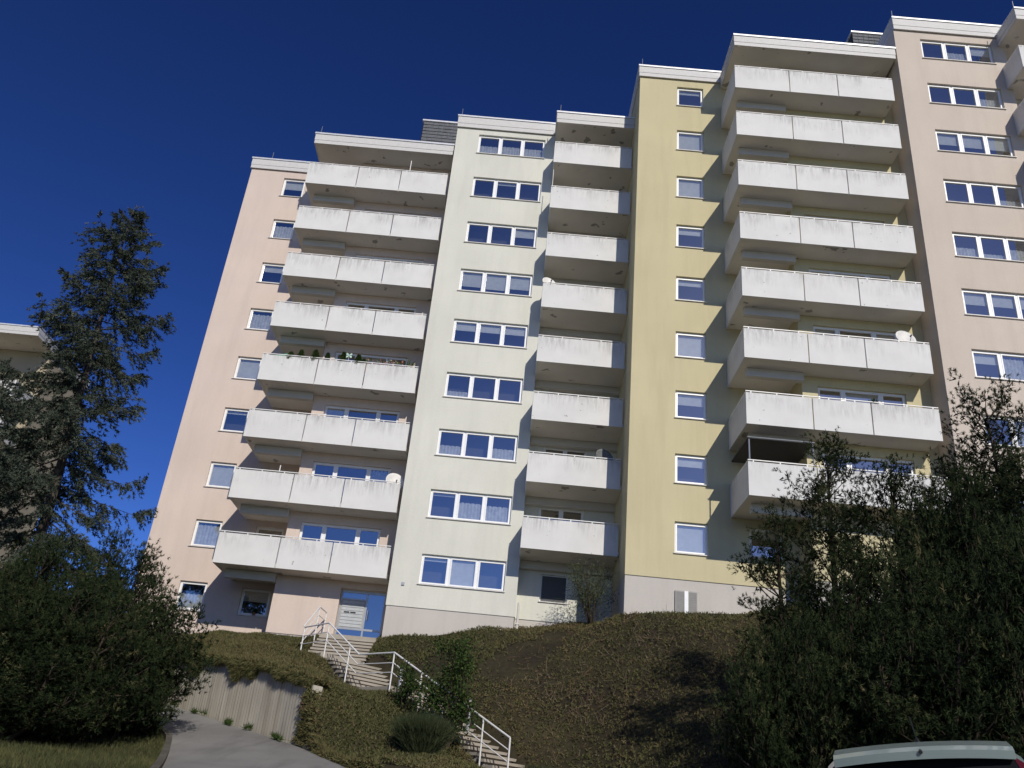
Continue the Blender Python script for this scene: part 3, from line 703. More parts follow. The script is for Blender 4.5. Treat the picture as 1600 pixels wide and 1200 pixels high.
kerb('kerb', DL, .0, .64, 18, 'curved dark kerb between the driveway and the grass verge')

# ------------------------------------------------------------------ foliage generators
def norm(a): return a/(np.linalg.norm(a, axis=-1, keepdims=True)+1e-9)
def blades(P, D, n, length, width, spread, rng, tint=None, along=.0, twist=1.0):
    """n thin triangles from each point P around direction D"""
    N = len(P); P = np.repeat(P, n, 0); D = np.repeat(D, n, 0); q = rng.normal(size=P.shape)
    d = norm(D+q*spread); s = norm(np.cross(d, rng.normal(size=P.shape)))
    L = length*rng.uniform(.65, 1.25, (len(P), 1)); Wd = width*rng.uniform(.7, 1.3, (len(P), 1))
    B = P+norm(D)*along*rng.uniform(0, 1, (len(P), 1))
    V = np.stack([B-s*Wd/2, B+s*Wd/2, B+d*L], 1).reshape(-1, 3); F = np.arange(len(V)).reshape(-1, 3)
    tt = np.repeat(tint if tint is not None else rng.uniform(0, 1, N), n)+rng.normal(0, .08, len(P)); return V, F, np.repeat(np.clip(tt, 0, 1), 3)
def leaves(P, D, size, rng, tint, aspect=.55):
    N = len(P); d = norm(D); s = norm(np.cross(d, rng.normal(size=P.shape))); L = size*rng.uniform(.6, 1.3, (N, 1))
    V = np.stack([P, P+d*L*.5-s*L*aspect/2, P+d*L, P+d*L*.5+s*L*aspect/2], 1).reshape(-1, 3); F = np.arange(len(V)).reshape(-1, 4)
    return V, F, np.repeat(np.clip(tint, 0, 1), 4)
def join(parts):
    V, F, T = [], [], []; n = 0
    for v, f, t in parts: V.append(v); F.append(f+n); T.append(t); n += len(v)
    return np.concatenate(V), np.concatenate(F), np.concatenate(T)

def pine(label, base, top, spread, seed, group=None, stems=1, dens=1.0, name='mountain_pine', cat='pine', low=.08, prof=None, tint0=.42, step_=.30, lean=.0):
    """irregular pine: one or several stems, whorls of limbs turning up at the ends, branchlets ending in clusters of needle tufts"""
    rng = np.random.default_rng(seed); base = np.array(base, float); top = np.array(top, float); Ht = top[2]-base[2]
    T = thing(name, label, cat, tuple(base), group); tr = MB(); P, D, Tn, Pi = [], [], [], []; up = np.array([0, 0, 1.])
    for s in range(stems):
        if stems == 1 or s == 0: b0, tp, sp = base, top, spread if stems == 1 else spread*.55
        else:
            az = s*2.399+rng.normal()*.35; rr = spread*math.sqrt(s/stems)*rng.uniform(.75, 1.0); b0 = base+np.array([math.cos(az), math.sin(az), 0])*rr*.35
            tp = base+np.array([math.cos(az)*rr, math.sin(az)*rr, Ht*(1-.62*(rr/spread)**2.2)*rng.uniform(.72, 1.0)]); sp = spread*.5
        mid = b0+(tp-b0)*np.array([.62, .62, .45])+rng.normal(size=3)*.03*Ht; hs_ = tp[2]-b0[2]
        ax = lambda t: (1-t)**2*b0+2*t*(1-t)*mid+t*t*tp
        ts = np.linspace(0, 1, 8); r0 = (.012 if stems > 1 else .016)*Ht+.02; tr.tube([ax(t)-(up*.3 if t == 0 else 0) for t in ts], [r0*(1-.92*t)+.006 for t in ts], 7, cap=False)
        nw_ = max(5, int(hs_/step_))
        for i in range(nw_+1):
            t = low+(1-low)*i/nw_; a = ax(min(t, 1))
            pr = (prof(t) if prof else np.interp(t, [0, .25, .55, .8, 1], [.75, 1, .85, .5, .08]))
            for k in range(int(rng.integers(3, 6)) if t < .97 else 2):
                az = rng.uniform(0, 6.28); L = sp*pr*rng.uniform(.45, 1.12)+.10; el = rng.uniform(-.05, .45)+.75*t**2
                dv = np.array([math.cos(az)*math.cos(el), math.sin(az)*math.cos(el), math.sin(el)]); sd_ = np.array([-math.sin(az), math.cos(az), 0])
                c = np.array([a, a+dv*L*.45, a+dv*L*.8+up*.08*L, a+dv*L+up*.26*L])+np.outer([0, .1, .25, .3], sd_)*rng.normal()*.4*L
                tr.tube(c, [.008+.010*L, .007+.006*L, .007, .004], 4, cap=False)
                nl = max(2, int(L/.17)); clump = rng.normal()*.15
                for j in range(nl):                                       # branchlets along the limb, each with a cluster of shoots
                    u = .30+.70*(j+rng.uniform(.2, .8))/nl if j < nl-1 else 1.0; sg = min(int(u*3), 2); q = c[sg]*(1-(u*3-sg))+c[sg+1]*(u*3-sg)
                    bl = rng.uniform(.12, .34)*(1.15-.5*u); bd = norm(dv*.6+sd_*rng.choice([-1, 1])*rng.uniform(.3, 1)+up*rng.uniform(.2, .9)); e = q+bd*bl
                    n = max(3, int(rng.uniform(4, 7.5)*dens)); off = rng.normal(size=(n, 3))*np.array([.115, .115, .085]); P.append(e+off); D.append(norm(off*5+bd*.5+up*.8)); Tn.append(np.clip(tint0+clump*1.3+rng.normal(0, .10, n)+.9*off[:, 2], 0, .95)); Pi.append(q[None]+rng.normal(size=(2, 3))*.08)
    P, D, Tn, Pi = np.concatenate(P), np.concatenate(D), np.concatenate(Tn), np.concatenate(Pi)
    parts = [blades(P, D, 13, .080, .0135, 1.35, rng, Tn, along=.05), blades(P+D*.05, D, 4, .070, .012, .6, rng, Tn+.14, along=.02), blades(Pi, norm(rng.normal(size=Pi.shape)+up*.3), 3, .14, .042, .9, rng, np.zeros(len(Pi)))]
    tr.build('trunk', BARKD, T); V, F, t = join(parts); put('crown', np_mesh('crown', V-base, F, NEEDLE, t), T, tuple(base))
    return T

def spruce(label, base, top, radius, seed, name='spruce_tree', gap=.0078):
    rng = np.random.default_rng(seed); base = np.array(base, float); top = np.array(top, float); Ht = top[2]-base[2]
    T = thing(name, label, 'spruce', tuple(base)); tr = MB(); ts = np.linspace(0, 1, 14)
    bend = [np.array([.10*math.sin(5*t), .08*math.cos(4*t), 0])*(t > 0) for t in ts]
    tr.tube([base+(top-base)*t+b-(np.array([0, 0, .4]) if t == 0 else 0) for t, b in zip(ts, bend)], [.20*(1-t)**.9+.012 for t in ts], 9)
    P, D, Tn = [], [], []; z = .05; i = 0
    while z < .99:
        z += gap*(1.12-z*.45); i += 1
        if z >= .992: break
        a = base+(top-base)*z; az = i*2.399+rng.normal()*.4
        pr = np.interp(z, [0, .2, .45, .65, .8, .92, 1], [1.1, 1.08, .97, .82, .58, .30, .06]); L = radius*pr*rng.uniform(.55, 1.15)
        if rng.uniform() < .06: L *= .4
        droop = np.interp(z, [0, .5, .8, 1], [-.42, -.22, .2, .9])+rng.normal()*.14
        dv = np.array([math.cos(az), math.sin(az), droop]); up = np.array([0, 0, 1.])
        cc = np.array([a, a+dv*L*.45, a+dv*L*.8+up*.03*L, a+dv*L+up*.20*L]); tr.tube(cc, [.012+.016*L/2, .012, .008, .004], 5, cap=False)
        side = np.array([-math.sin(az), math.cos(az), 0]); nt2 = int(9+14*L)
        for j in range(nt2):
            u = rng.uniform(.06, 1); seg = min(int(u*3), 2); q = cc[seg]*(1-(u*3-seg))+cc[seg+1]*(u*3-seg)
            sg = rng.choice([-1, 1]); tl = (.26+.42*(1-u))*min(1.3, L)*rng.uniform(.5, 1.2)
            td = norm(side*sg*.8+dv*.55+up*rng.normal(-.35, .25)); k = max(3, int(tl/.055)); w_ = np.linspace(.1, 1, k)[:, None]
            pts = q+td*tl*w_-up*.22*tl*w_**2+rng.normal(size=(k, 3))*.035; P.append(pts); D.append(np.repeat((td-up*.15)[None], k, 0)+rng.normal(size=(k, 3))*.25)
            Tn.append(np.full(k, np.clip(rng.normal(.45, .2), 0, 1)))
            if j % 2 == 0: tr.tube([q, q+td*tl*.8], [.006, .003], 3, cap=False)
    P, D, Tn = np.concatenate(P), norm(np.concatenate(D)), np.concatenate(Tn)
    V, F, t = join([blades(P, D, 7, .098, .028, .8, rng, Tn, along=.07), blades(P, D, 3, .13, .021, .4, rng, Tn+.1, along=.08)])
    tr.build('trunk', BARKM, T); put('crown', np_mesh('crown', V-base, F, SPRUCEM, t), T, tuple(base)); return T

def leafy(label, base, h, rad, seed, mat, cat, name, n=2600, leaf=.09, stems=5, shape=1.0, tint0=.5):
    rng = np.random.default_rng(seed); base = np.array(base, float); T = thing(name, label, cat, tuple(base)); tr = MB(); P, D = [], []
    for s in range(stems):
        az = rng.uniform(0, 6.28); tip = base+np.array([math.cos(az)*rad*.7*rng.uniform(.1, 1), math.sin(az)*rad*.7*rng.uniform(.1, 1), h*rng.uniform(.65, 1)]); b0 = base+np.array([math.cos(az), math.sin(az), 0])*.05-np.array([0, 0, .15])
        mid = (b0+tip)/2+rng.normal(size=3)*.06*h; tr.tube([b0, mid, tip], [.012*h+.008, .008*h+.004, .004], 6)
        for j in range(9):
            u = rng.uniform(.25, 1); q = (1-u)**2*b0+2*u*(1-u)*mid+u*u*tip; dv = norm(rng.normal(size=3)+np.array([0, 0, .5])); L = rad*rng.uniform(.3, .85)*(1.15-u*.6)
            e = q+dv*L; tr.tube([q, e], [.006, .003], 4, cap=False); k = max(4, int(n/stems/9)); uu = rng.uniform(.2, 1.05, (k, 1))
            P.append(q+(e-q)*uu+rng.normal(size=(k, 3))*.10*rad); D.append(norm(dv+rng.normal(size=(k, 3))*.9+np.array([0, 0, .2])))
    P, D = np.concatenate(P), np.concatenate(D); tn = np.clip(rng.normal(tint0, .25, len(P)), 0, 1)
    tr.build('stem', BARKD, T); V, F, t = leaves(P, D, leaf, rng, tn); put('foliage', np_mesh('foliage', V-base, F, mat, t), T, tuple(base)); return T

# ------------------------------------------------------------------ trees on the left
sp_top = at(213, 330, 27); sp_bx = at(60, 850, 27)[0]
spruce('tall thin dark spruce standing left of the peach house', (sp_bx, 27, lower_z(sp_bx, 27)), sp_top, 2.85, 5, gap=.0085)
GL = 'mountain pines beside the driveway'
def pine_px(label, u, v, Y, spread, seed, base_dx=0, ground=None, **kw):
    tp = at(u, v, Y); x = tp[0]+base_dx; g = (ground or lower_z)(x, Y)-.05
    return pine(label, (x, Y, g), tp, spread, seed, **kw)
bush = lambda t: float(np.interp(t, [0, .3, .7, 1], [.7, 1, .75, .1]))
def clone(src, label, u, v, Y, spread, seed, group, ground=None, base_dx=0):
    """another bush of the same growth, turned and resized"""
    tp = at(u, v, Y); x = tp[0]+base_dx; g = (ground or lower_z)(x, Y)-.05; r = src[0].copy(); COL.objects.link(r); r.location = (x, Y, g); r.rotation_euler = (0, 0, seed*2.1)
    k = spread/src[2]; r.scale = (k, k, (tp[2]-g)/src[1]); r['label'] = label; r['group'] = group
    for ch in list(src[0].children):
        c = ch.copy(); COL.objects.link(c); c.parent = r
    return r
def proto(label, u, v, Y, spread, seed, dx, stems):
    T = pine_px(label, u, v, Y, spread, seed, base_dx=dx, group=GL, stems=stems, prof=bush); return (T, at(u, v, Y)[2]-WL[T.name].z, spread)
A_ = proto('dark mountain pine overhanging the driveway bend, touching the end of the retaining wall', 225, 872, 22.5, 2.15, 21, .05, 15)
B_ = proto('bushy dark pine at the verge corner in front of the driveway bend', 150, 925, 20, 2.2, 22, -.2, 16)
clone(A_, 'low wide pine on the grass verge before the spruce trunk', 30, 935, 19, 2.3, 23, GL)
clone(B_, 'upright dark pine growing close before the spruce trunk', 80, 860, 24.5, 2.1, 24, GL)
clone(A_, 'small pine with loose shoots filling the gap behind the driveway pines', 190, 850, 26, 1.6, 25, GL)
tp2 = at(22, 575, 29.5); spruce('second looser spruce crossing the distant beige house', (tp2[0]-.4, 29.5, lower_z(tp2[0]-.4, 29.5)), tp2, 2.9, 26, gap=.021)

# ------------------------------------------------------------------ pines on the right
GR = 'pines on the bank before the yellow and pink house'
bank_g = lambda x, y: bz(x, y)
low_g = lambda x, y: lower_z(x, y)
rnd_ = lambda t: float(np.interp(t, [0, .4, .75, .93, 1], [.5, .9, 1.05, .8, .35]))
cone = lambda t: float(np.interp(t, [0, .25, .6, .85, 1], [.8, 1, .85, .5, .12]))
pine_px('slender pine with a pointed top rising before the lowest yellow-house balcony', 1292, 705, 21, 1.75, 31, ground=bank_g, group=GR, prof=cone, step_=.26, dens=1.15)
pine_px('large spreading pine before the pale pink wall', 1540, 640, 19, 2.5, 32, ground=bank_g, group=GR, stems=10, step_=.37, low=.34, prof=rnd_)
pine_px('short pine with an open crown before the yellow plinth', 1212, 822, 20.5, 1.25, 33, ground=bank_g, group=GR, prof=cone, step_=.26)
pine_px('pine with a thin lone leader shoot between the slender and the large pine', 1390, 752, 20, 1.85, 34, ground=bank_g, group=GR, prof=cone, step_=.27)
clone(A_, 'bushy low pine behind the parked car roof', 1420, 905, 15.5, 2.2, 35, GR, low_g)
clone(B_, 'bushy low pine at the bank edge left of the parked car', 1235, 985, 16.5, 1.5, 36, GR, low_g)
clone(B_, 'dense pine right of the parked car under the large spreading pine', 1580, 850, 15, 2.2, 37, GR, low_g)
clone(A_, 'dense low pine between the bank and the slender pine', 1330, 880, 18.5, 1.8, 38, GR, bank_g)
clone(B_, 'dense pine filling the gap before the pale pink wall foot', 1480, 790, 18, 2.1, 39, GR, bank_g)

# broad trees across the street, behind the viewpoint: they shade the parked car and the low pines
def shade_tree(label, x, y, h, rad, seed):
    rng = np.random.default_rng(seed); g = float(road_z(y)); base = np.array([x, y, g]); T = thing('street_tree', label, 'tree', tuple(base), 'broad trees across the street'); tr = MB()
    tr.tube([base-np.array([0, 0, .3]), base+np.array([.1, 0, h*.3]), base+np.array([0, .1, h*.75])], [.24, .18, .06], 10); P, D = [], []
    for i in range(46):
        a = i*2.399; el = rng.uniform(-.2, 1.2); L = rad*rng.uniform(.5, 1.0); q = base+np.array([0, 0, h*rng.uniform(.28, .62)]); e = q+np.array([math.cos(a)*math.cos(el), math.sin(a)*math.cos(el), math.sin(el)*.9])*L
        tr.tube([q, (q+e)/2+rng.normal(size=3)*.15, e], [.07, .045, .015], 5, cap=False); k = 420; u = rng.uniform(.35, 1.1, (k, 1)); P.append(q+(e-q)*u+rng.normal(size=(k, 3))*.5); D.append(rng.normal(size=(k, 3)))
    P, D = np.concatenate(P), np.concatenate(D); tr.build('trunk', BARK, T); V, F, t = leaves(P, D, .30, rng, rng.uniform(0, 1, len(P)), .7); put('crown', np_mesh('crown', V-base, F, LEAFM, t), T, tuple(base))
shade_tree('broad leafy tree across the street shading the parked car', 7.6, -5.5, 9.5, 3.4, 91)
shade_tree('tall broad leafy tree in the middle of the row across the street', 15.0, -4.0, 14.5, 5.2, 92)
shade_tree('tall broad leafy tree at the far end of the row across the street', 22.5, -4, 15, 5.2, 93)

# ------------------------------------------------------------------ shrubs on the bank
p = at(695, 1130, 25.6); leafy('leafy green young tree growing over the lower handrail', (p[0], 25.6, bz(p[0], 25.6)), 3.0, 1.15, 41, LEAFM, 'shrub', 'leafy_shrub', 6000, .085, 9)
p = at(630, 1110, 27.3); leafy('small leafy shrub leaning on the middle post of the handrail', (p[0], 27.3, bz(p[0], 27.3)), 1.25, .8, 42, LEAFM, 'shrub', 'leafy_shrub', 1700, .085, 5)
p = at(925, 972, 33.4); leafy('grey-green juniper-like shrub in the shaded corner beside the yellow house', (p[0], 33.4, bz(p[0], 33.4)), 2.2, 1.6, 43, GREYLEAF, 'shrub', 'corner_shrub', 5200, .055, 12, tint0=.6)
# broom: a fountain of thin green stems
def broom(label, base, h, rad, seed, n=1900):
    rng = np.random.default_rng(seed); base = np.array(base, float); T = thing('broom_shrub', label, 'shrub', tuple(base)); a = rng.uniform(0, 6.28, n); r = rng.uniform(0, 1, n)**.6
    B = base+np.stack([np.cos(a)*r*rad*.35, np.sin(a)*r*rad*.35, np.full(n, -.05)], -1); D = np.stack([np.cos(a)*r*.65, np.sin(a)*r*.65, np.ones(n)], -1)+rng.normal(size=(n, 3))*.13
    parts = []; Q = B; tn = rng.uniform(.15, .75, n)
    for k in range(4):
        Dn = norm(D+rng.normal(size=D.shape)*.12); parts.append(blades(Q, Dn, 3, h*.38, .010, .22, rng, tn)); Q = Q+Dn*h*.24
    V, F, t = join(parts); put('stems', np_mesh('stems', V-base, F, BROOMM, t), T, tuple(base)); return T
p = at(655, 1185, 23.6); broom('dark green broom shrub with upright thin stems beside the lower steps', (p[0], 23.6, bz(p[0], 23.6)), 1.05, .62, 51, 1300)
p = at(850, 1215, 22.6); broom('small dark broom shrub at the foot of the steps', (p[0], 22.6, bz(p[0], 22.6)), .8, .7, 52, 400)

# ------------------------------------------------------------------ ground cover (uncountable)
def buildings_mask(q):
    x, y = q.T
    return ((x < -9.42) & (y > 38.0)) | ((x >= -9.42) & (x < -4.62) & (y > 36.2)) | ((x >= -4.62) & (x < .45) & (y > 34.75)) | ((x >= .45) & (x < 4.24) & (y > 35.5)) | ((x >= 4.24) & (x < 10.66) & (y > 31.65)) | ((x >= 10.66) & (y > 28.95))
def vnoise(q, sc, seed):
    rng = np.random.default_rng(seed); out = np.zeros(len(q))
    for k in range(7):
        a = rng.uniform(0, 6.28); f = sc*(1.5**k)*rng.uniform(.8, 1.2); out += np.sin((q[:, 0]*math.cos(a)+q[:, 1]*math.sin(a))*f+rng.uniform(0, 6.28)+1.3*np.sin((q[:, 1]*math.cos(a)-q[:, 0]*math.sin(a))*f*.7))/(1.35**k)
    return out/2.4
rng = np.random.default_rng(77); n = 185000
q = bank_xy(rng.uniform(.05, .93, n), rng.uniform(0.005, .93, n)); q = q[(q[:, 0] < 17)]; q = q[~in_stairs(q) & ~buildings_mask(q)]
pat = vnoise(q, .55, 3); bare = vnoise(q, .7, 9)+1.1*np.exp(-(((q[:, 0]-.9)/1.1)**2+((q[:, 1]-30.6)/.8)**2))
q = q[(bare < .75) | (rng.uniform(size=len(q)) < .12)]; pat = vnoise(q, .55, 3)
zz = bank_z(q)+.09*np.sin(q[:, 0]*1.9+1.3*np.sin(q[:, 1]*.9))*np.sin(q[:, 1]*1.6); hum = np.clip(vnoise(q, 1.6, 5), -.4, 1)*.10
P = np.column_stack([q, zz+rng.uniform(-.02, .07, len(q))+hum*.7]); D = norm(rng.normal(size=P.shape)*.7+np.array([0, -.35, .9]))
tn = np.clip(.40+.20*pat+rng.normal(0, .13, len(q)), 0, .97); dry = rng.uniform(size=len(q)) < .035; tn[dry] = 1
V, F, t1 = blades(P, D, 4, .088, .027, .75, rng, tn)
# hanging strands over the retaining wall
wl = np.array(WALL_LINE); m_ = 5200; k = rng.integers(0, 4, m_); u = rng.uniform(0, 1, (m_, 1)); b0 = wl[k]*(1-u)+wl[k+1]*u; wt = np.array(WALL_TOP); bz0 = wt[k]*(1-u[:, 0])+wt[k+1]*u[:, 0]
dw = norm(wl[k+1]-wl[k]); nn = np.stack([-dw[:, 1], dw[:, 0]], -1); nn *= np.sign(-nn[:, :1]+1e-9)
nn = np.where((nn[:, 0] > 0)[:, None], -nn, nn); s_w = k+u[:, 0]
hang = np.clip(.5+.55*np.sin(s_w*5.2+.6)+.3*np.sin(s_w*13), .06, 1.25)*np.clip(s_w*1.6, .25, 1)
dep = rng.uniform(0, 1, m_)**1.4*hang*.42
Pw = np.column_stack([b0+nn*(.03+rng.uniform(0, .09, (m_, 1))*(1-dep[:, None]*.5)), bz0+.07-dep]); Dw = np.column_stack([nn*.35, np.full(m_, -1.)])+rng.normal(size=(m_, 3))*.25
vb = blades(Pw, norm(Dw), 6, .17, .028, .45, rng, np.clip(rng.normal(.33, .16, m_), 0, 1))
Pt = np.column_stack([b0-nn*rng.uniform(-.1, .6, (m_, 1)), bz0+rng.uniform(-.02, .1, m_)]); vt = blades(Pt, norm(rng.normal(size=(m_, 3))*.6+np.array([0, -.4, .8])), 6, .14, .03, .6, rng, np.clip(rng.normal(.45, .16, m_), 0, 1))
sk_s = rng.uniform(.447, .56, 3200); sxy = curve(FOOT, sk_s); hi = bank_z(sxy); lo = road_z(sxy[:, 1]); Pk = np.column_stack([sxy+rng.normal(size=(3200, 2))*.05+np.array([-.02, -.05]), lo+(hi-lo)*rng.uniform(.0, 1.05, 3200)])
vk = blades(Pk, norm(rng.normal(size=Pk.shape)*.6+np.array([-.35, -.5, .35])), 5, .14, .032, .6, rng, np.clip(rng.normal(.45, .16, 3200), 0, 1))
V, F, t1 = join([(V, F, t1), vb, vt, vk])
o = put('ground_cover', np_mesh('ground_cover', V, F, COVER, t1), None, (0, 0, 0)); kind(o, 'stuff', 'low brown-green heath-like ground cover on the bank'); o['category'] = 'ground cover'
# dry twigs on the bare patches
q = np.column_stack([rng.normal(3.2, 1.5, 500), rng.normal(28.6, 1.2, 500)]); P = np.column_stack([q, bank_z(q)+.08]); V, F, t1 = blades(P, norm(rng.normal(size=P.shape)+np.array([0, 0, .6])), 2, .5, .012, .5, rng, np.full(500, 1.0))
o = put('dry_twigs', np_mesh('dry_twigs', V, F, COVER, t1), None, (0, 0, 0)); kind(o, 'stuff', 'dry grey twigs lying on the bare patches of the bank'); o['category'] = 'twigs'
# verge grass at the driveway
n = 24000; yy = rng.uniform(14.5, 27, n); xx = -rng.uniform(0, 1, n)**1.2*7; ed = smooth_curve(DL, np.linspace(0, 1, 200)); xe = np.interp(yy, ed[:, 1], ed[:, 0]); q = np.column_stack([xe-.12+xx, yy])
P = np.column_stack([q, [lower_z(a, b)+.0 for a, b in q]]); V, F, t1 = blades(P, norm(rng.normal(size=P.shape)*.5+np.array([0, 0, 1.])), 4, .15, .016, .45, rng, np.clip(.12+.2*vnoise(q, .9, 4)+rng.normal(0, .12, n), 0, .9))
o = put('verge_grass', np_mesh('verge_grass', V, F, COVER, t1), None, (0, 0, 0)); kind(o, 'stuff', 'short patchy grass on the verge beside the driveway'); o['category'] = 'grass'
# weeds along the wall foot and the kerb
n = 2600; k = rng.uniform(.17, .62, n); b0 = curve(FOOT, k); q = b0+rng.normal(size=(n, 2))*.06+np.where(k[:, None] > .46, np.array([[.25, .15]]), np.array([[-.18, -.1]])); keep = vnoise(q, 3.7, 8) > .62; q = q[keep]
P = np.column_stack([q, road_z(q[:, 1])+.05]); V, F, t1 = blades(P, norm(rng.normal(size=P.shape)*.6+np.array([0, 0, 1.])), 5, .16, .022, .6, rng, rng.uniform(.3, .9, len(q)))
o = put('kerb_weeds', np_mesh('kerb_weeds', V, F, LEAFM, t1), None, (0, 0, 0)); kind(o, 'stuff', 'small weeds along the wall foot and kerb'); o['category'] = 'weeds'

# ------------------------------------------------------------------ balcony things
def dish(label, c, face, r=.42, mat=DISH, group='satellite dishes on the balconies', foot=None):
    """offset reflector on a bent arm with feed horn; clamped to the handrail below"""
    c = Vector(c); f = Vector(face).normalized(); q = f.to_track_quat('Z', 'Y'); base = Vector(foot) if foot else c+Vector((0, .12, -r-.15))
    T = thing('satellite_dish', label, 'satellite dish', tuple(base), group); m = MB(); rings = 6; seg = 26
    for i in range(rings+1):
        rr = i/rings
        for k in range(seg):
            a = 2*math.pi*k/seg; pnt = q @ Vector((math.cos(a)*rr*r*.92, math.sin(a)*rr*r, .16*r*rr*rr*2-.1))+c; m.v.append(tuple(pnt))
    for i in range(rings):
        for k in range(seg):
            k2 = (k+1) % seg; m.f.append((i*seg+k, i*seg+k2, (i+1)*seg+k2, (i+1)*seg+k)); m.mi.append(0)
    o = m.build('reflector', mat, T, smooth=True); sm = o.modifiers.new('solid', 'SOLIDIFY'); sm.thickness = .012
    m = MB(); bk = c-f*.12; m.tube([tuple(base), tuple(Vector((base.x, base.y, bk.z))), tuple(bk)], .02, 7); m.build('mast', ALU, T)
    lo = q @ Vector((0, -r*.95, .2*r)) + c; ft = c+f*(r*1.05)+Vector((0, 0, -r*.55)); m = MB(); m.tube([tuple(lo), tuple(ft)], .012, 6); m.build('feed_arm', ALU, T)
    m = MB(); m.tube([tuple(ft), tuple(ft-f*.1+Vector((0, 0, .02)))], .03, 10); m.build('feed_horn', BLACK, T)
Az = lambda k: 5.65+H*k; Bz = lambda k: 6.96+H*k; Cz = lambda k: 8.32+H*k
face = (.35, -1, .45)
dish('pale satellite dish at the cream-wall end of the peach house second-lowest balcony', (-5.1, 35.45, Az(2)+1.45), face, .44, foot=(-5.1, 35.6, Az(2)+.2))
dish('pale satellite dish at the cream-wall end of the peach house second-highest balcony', (-5.25, 35.5, Az(7)+1.32), face, .40, foot=(-5.25, 35.65, Az(7)+.2))
dish('white satellite dish at the open end of a narrow balcony beside the cream wall', (.68, 33.72, Bz(5)+1.42), face, .36, foot=(.68, 33.9, Bz(5)+.2))
dish('large pale satellite dish on the third-lowest balcony of the yellow house', (14.55, 29.45, Cz(3)+1.65), (.1, -1, .4), .44, foot=(14.55, 29.65, Cz(3)+.2))
dish('dark grey satellite dish in the shaded end of a narrow balcony by the yellow house', (3.55, 33.9, Bz(2)+1.5), face, .42, DISHD, foot=(3.55, 34.1, Bz(2)+.2))
# posts standing on balconies
def pole(label, p0, p1, r=.022, mat=RAIL):
    m = MB(); m.tube([p0, p1], r, 8); m.box(p0[0]-.04, p0[0]+.04, p0[1]-.04, p0[1]+.04, p0[2]-.02, p0[2]+.05); tag(m.build('pole', mat), label, 'pole')
pole('thin white pole standing on the top balcony of the peach house', (-6.75, 35.24, Az(8)+1.1), (-6.75, 35.24, Az(8)+2.05))
pole('thin white pole at the open end of the second-highest narrow balcony', (.46, 33.66, Bz(7)+1.1), (.46, 33.66, Bz(7)+2.4), .016)
pole('short white pole on the corner of the second-lowest peach house balcony', (-9.95, 35.2, Az(2)+1.2), (-9.95, 35.2, Az(2)+1.62))
# awning frame on the lowest balcony of the yellow house
T = thing('balcony_awning', 'dark awning on thin grey posts over the lowest yellow house balcony', 'awning', (9.4, 30.3, Cz(1)+.2))
m = MB(); m.box(8.22, 10.62, 29.22, 31.6, Cz(1)+2.22, Cz(1)+2.27); m.build('canopy', AWN, T)
for x in (8.27, 10.57):
    m = MB(); m.tube([(x, 29.27, Cz(1)+.2), (x, 29.27, Cz(1)+2.22)], .028, 8); m.build('post', ALU, T)
m = MB(); m.tube([(8.2, 29.22, Cz(1)+2.27), (10.64, 29.22, Cz(1)+2.27)], .025, 8); m.build('edge_rail', ALU, T)
# balcony garden on the fourth balcony of the peach house
zt = Az(4)+1.25
def pot(x, y, z, r, h, mat, T):
    m = MB(); m.tube([(x, y, z), (x, y, z+h*.85), (x, y, z+h*.86), (x, y, z+h)], [r*.72, r*.95, r*1.08, r*1.08], 12); m.build('pot', mat, T)
def conif(label, x, h, seed, r=.18, mat=LEAFM, y=35.30, cat='potted conifer'):
    rng = np.random.default_rng(seed); zb_ = Az(4)+.2; T = thing('potted_conifer', label, cat, (x, y, zb_), 'potted plants on the planted balcony')
    pot(x, y, zb_, .13, .95, POT, T); m = MB(); m.tube([(x, y, zb_+.8), (x, y, zt+h*.9)], .012, 5); m.build('stem', BARK, T)
    h += .10; n = 900; u = rng.uniform(0, 1, n); a = rng.uniform(0, 6.28, n); rr = r*(1-u)**.7*rng.uniform(.5, 1.1, n)
    P = np.column_stack([x+np.cos(a)*rr, y+np.sin(a)*rr, zt-.12+u*(h+.12)]); D = np.column_stack([np.cos(a), np.sin(a), np.ones(n)]); V, F, t1 = blades(P, norm(D), 4, .09, .022, .4, rng, rng.uniform(.2, .9, n))
    put('foliage', np_mesh('foliage', V-np.array([x, y, zb_]), F, mat, t1), T, (x, y, zb_))
conif('small round conifer on the planted balcony, beside the green cloth', -10.15, .33, 61, .17); conif('dense bright conifer on the planted balcony', -9.5, .40, 62, .22)
conif('narrow conifer before the panel joint of the planted balcony', -8.95, .30, 63, .13); conif('slim conifer beside the butterfly ornament', -8.25, .42, 64, .15); conif('low bushy conifer near the middle of the planted balcony', -7.55, .36, 65, .2); conif('wide low conifer left of the long flower box', -10.6, .18, 66, .2); conif('tiny conifer just left of the long flower box', -7.3, .14, 67, .16)
T = thing('flower_box', 'long flower box with small plants on the planted balcony', 'flower box', (-6.3, 35.3, Az(4)+.6), 'potted plants on the planted balcony')
m = MB(); m.box(-7.2, -5.5, 35.22, 35.4, Az(4)+.9, zt+.0); m.build('trough', POT, T)
m = MB(); m.box(-7.1, -7.0, 35.24, 35.36, Az(4)+.2, Az(4)+.9); m.box(-5.7, -5.6, 35.24, 35.36, Az(4)+.2, Az(4)+.9); m.build('bracket', ALU, T)
n = 520; P = np.column_stack([NP.uniform(-7.2, -5.5, n), NP.uniform(35.16, 35.42, n), zt+NP.uniform(0, 1, n)**1.5*.3]); V, F, t1 = leaves(P, NP.normal(size=(n, 3))+np.array([0, 0, .8]), .09, NP, NP.uniform(0, 1, n)); put('flowers', np_mesh('flowers', V-np.array([-6.3, 35.3, Az(4)+.6]), F, FLOWERM, t1), T, (-6.3, 35.3, Az(4)+.6))
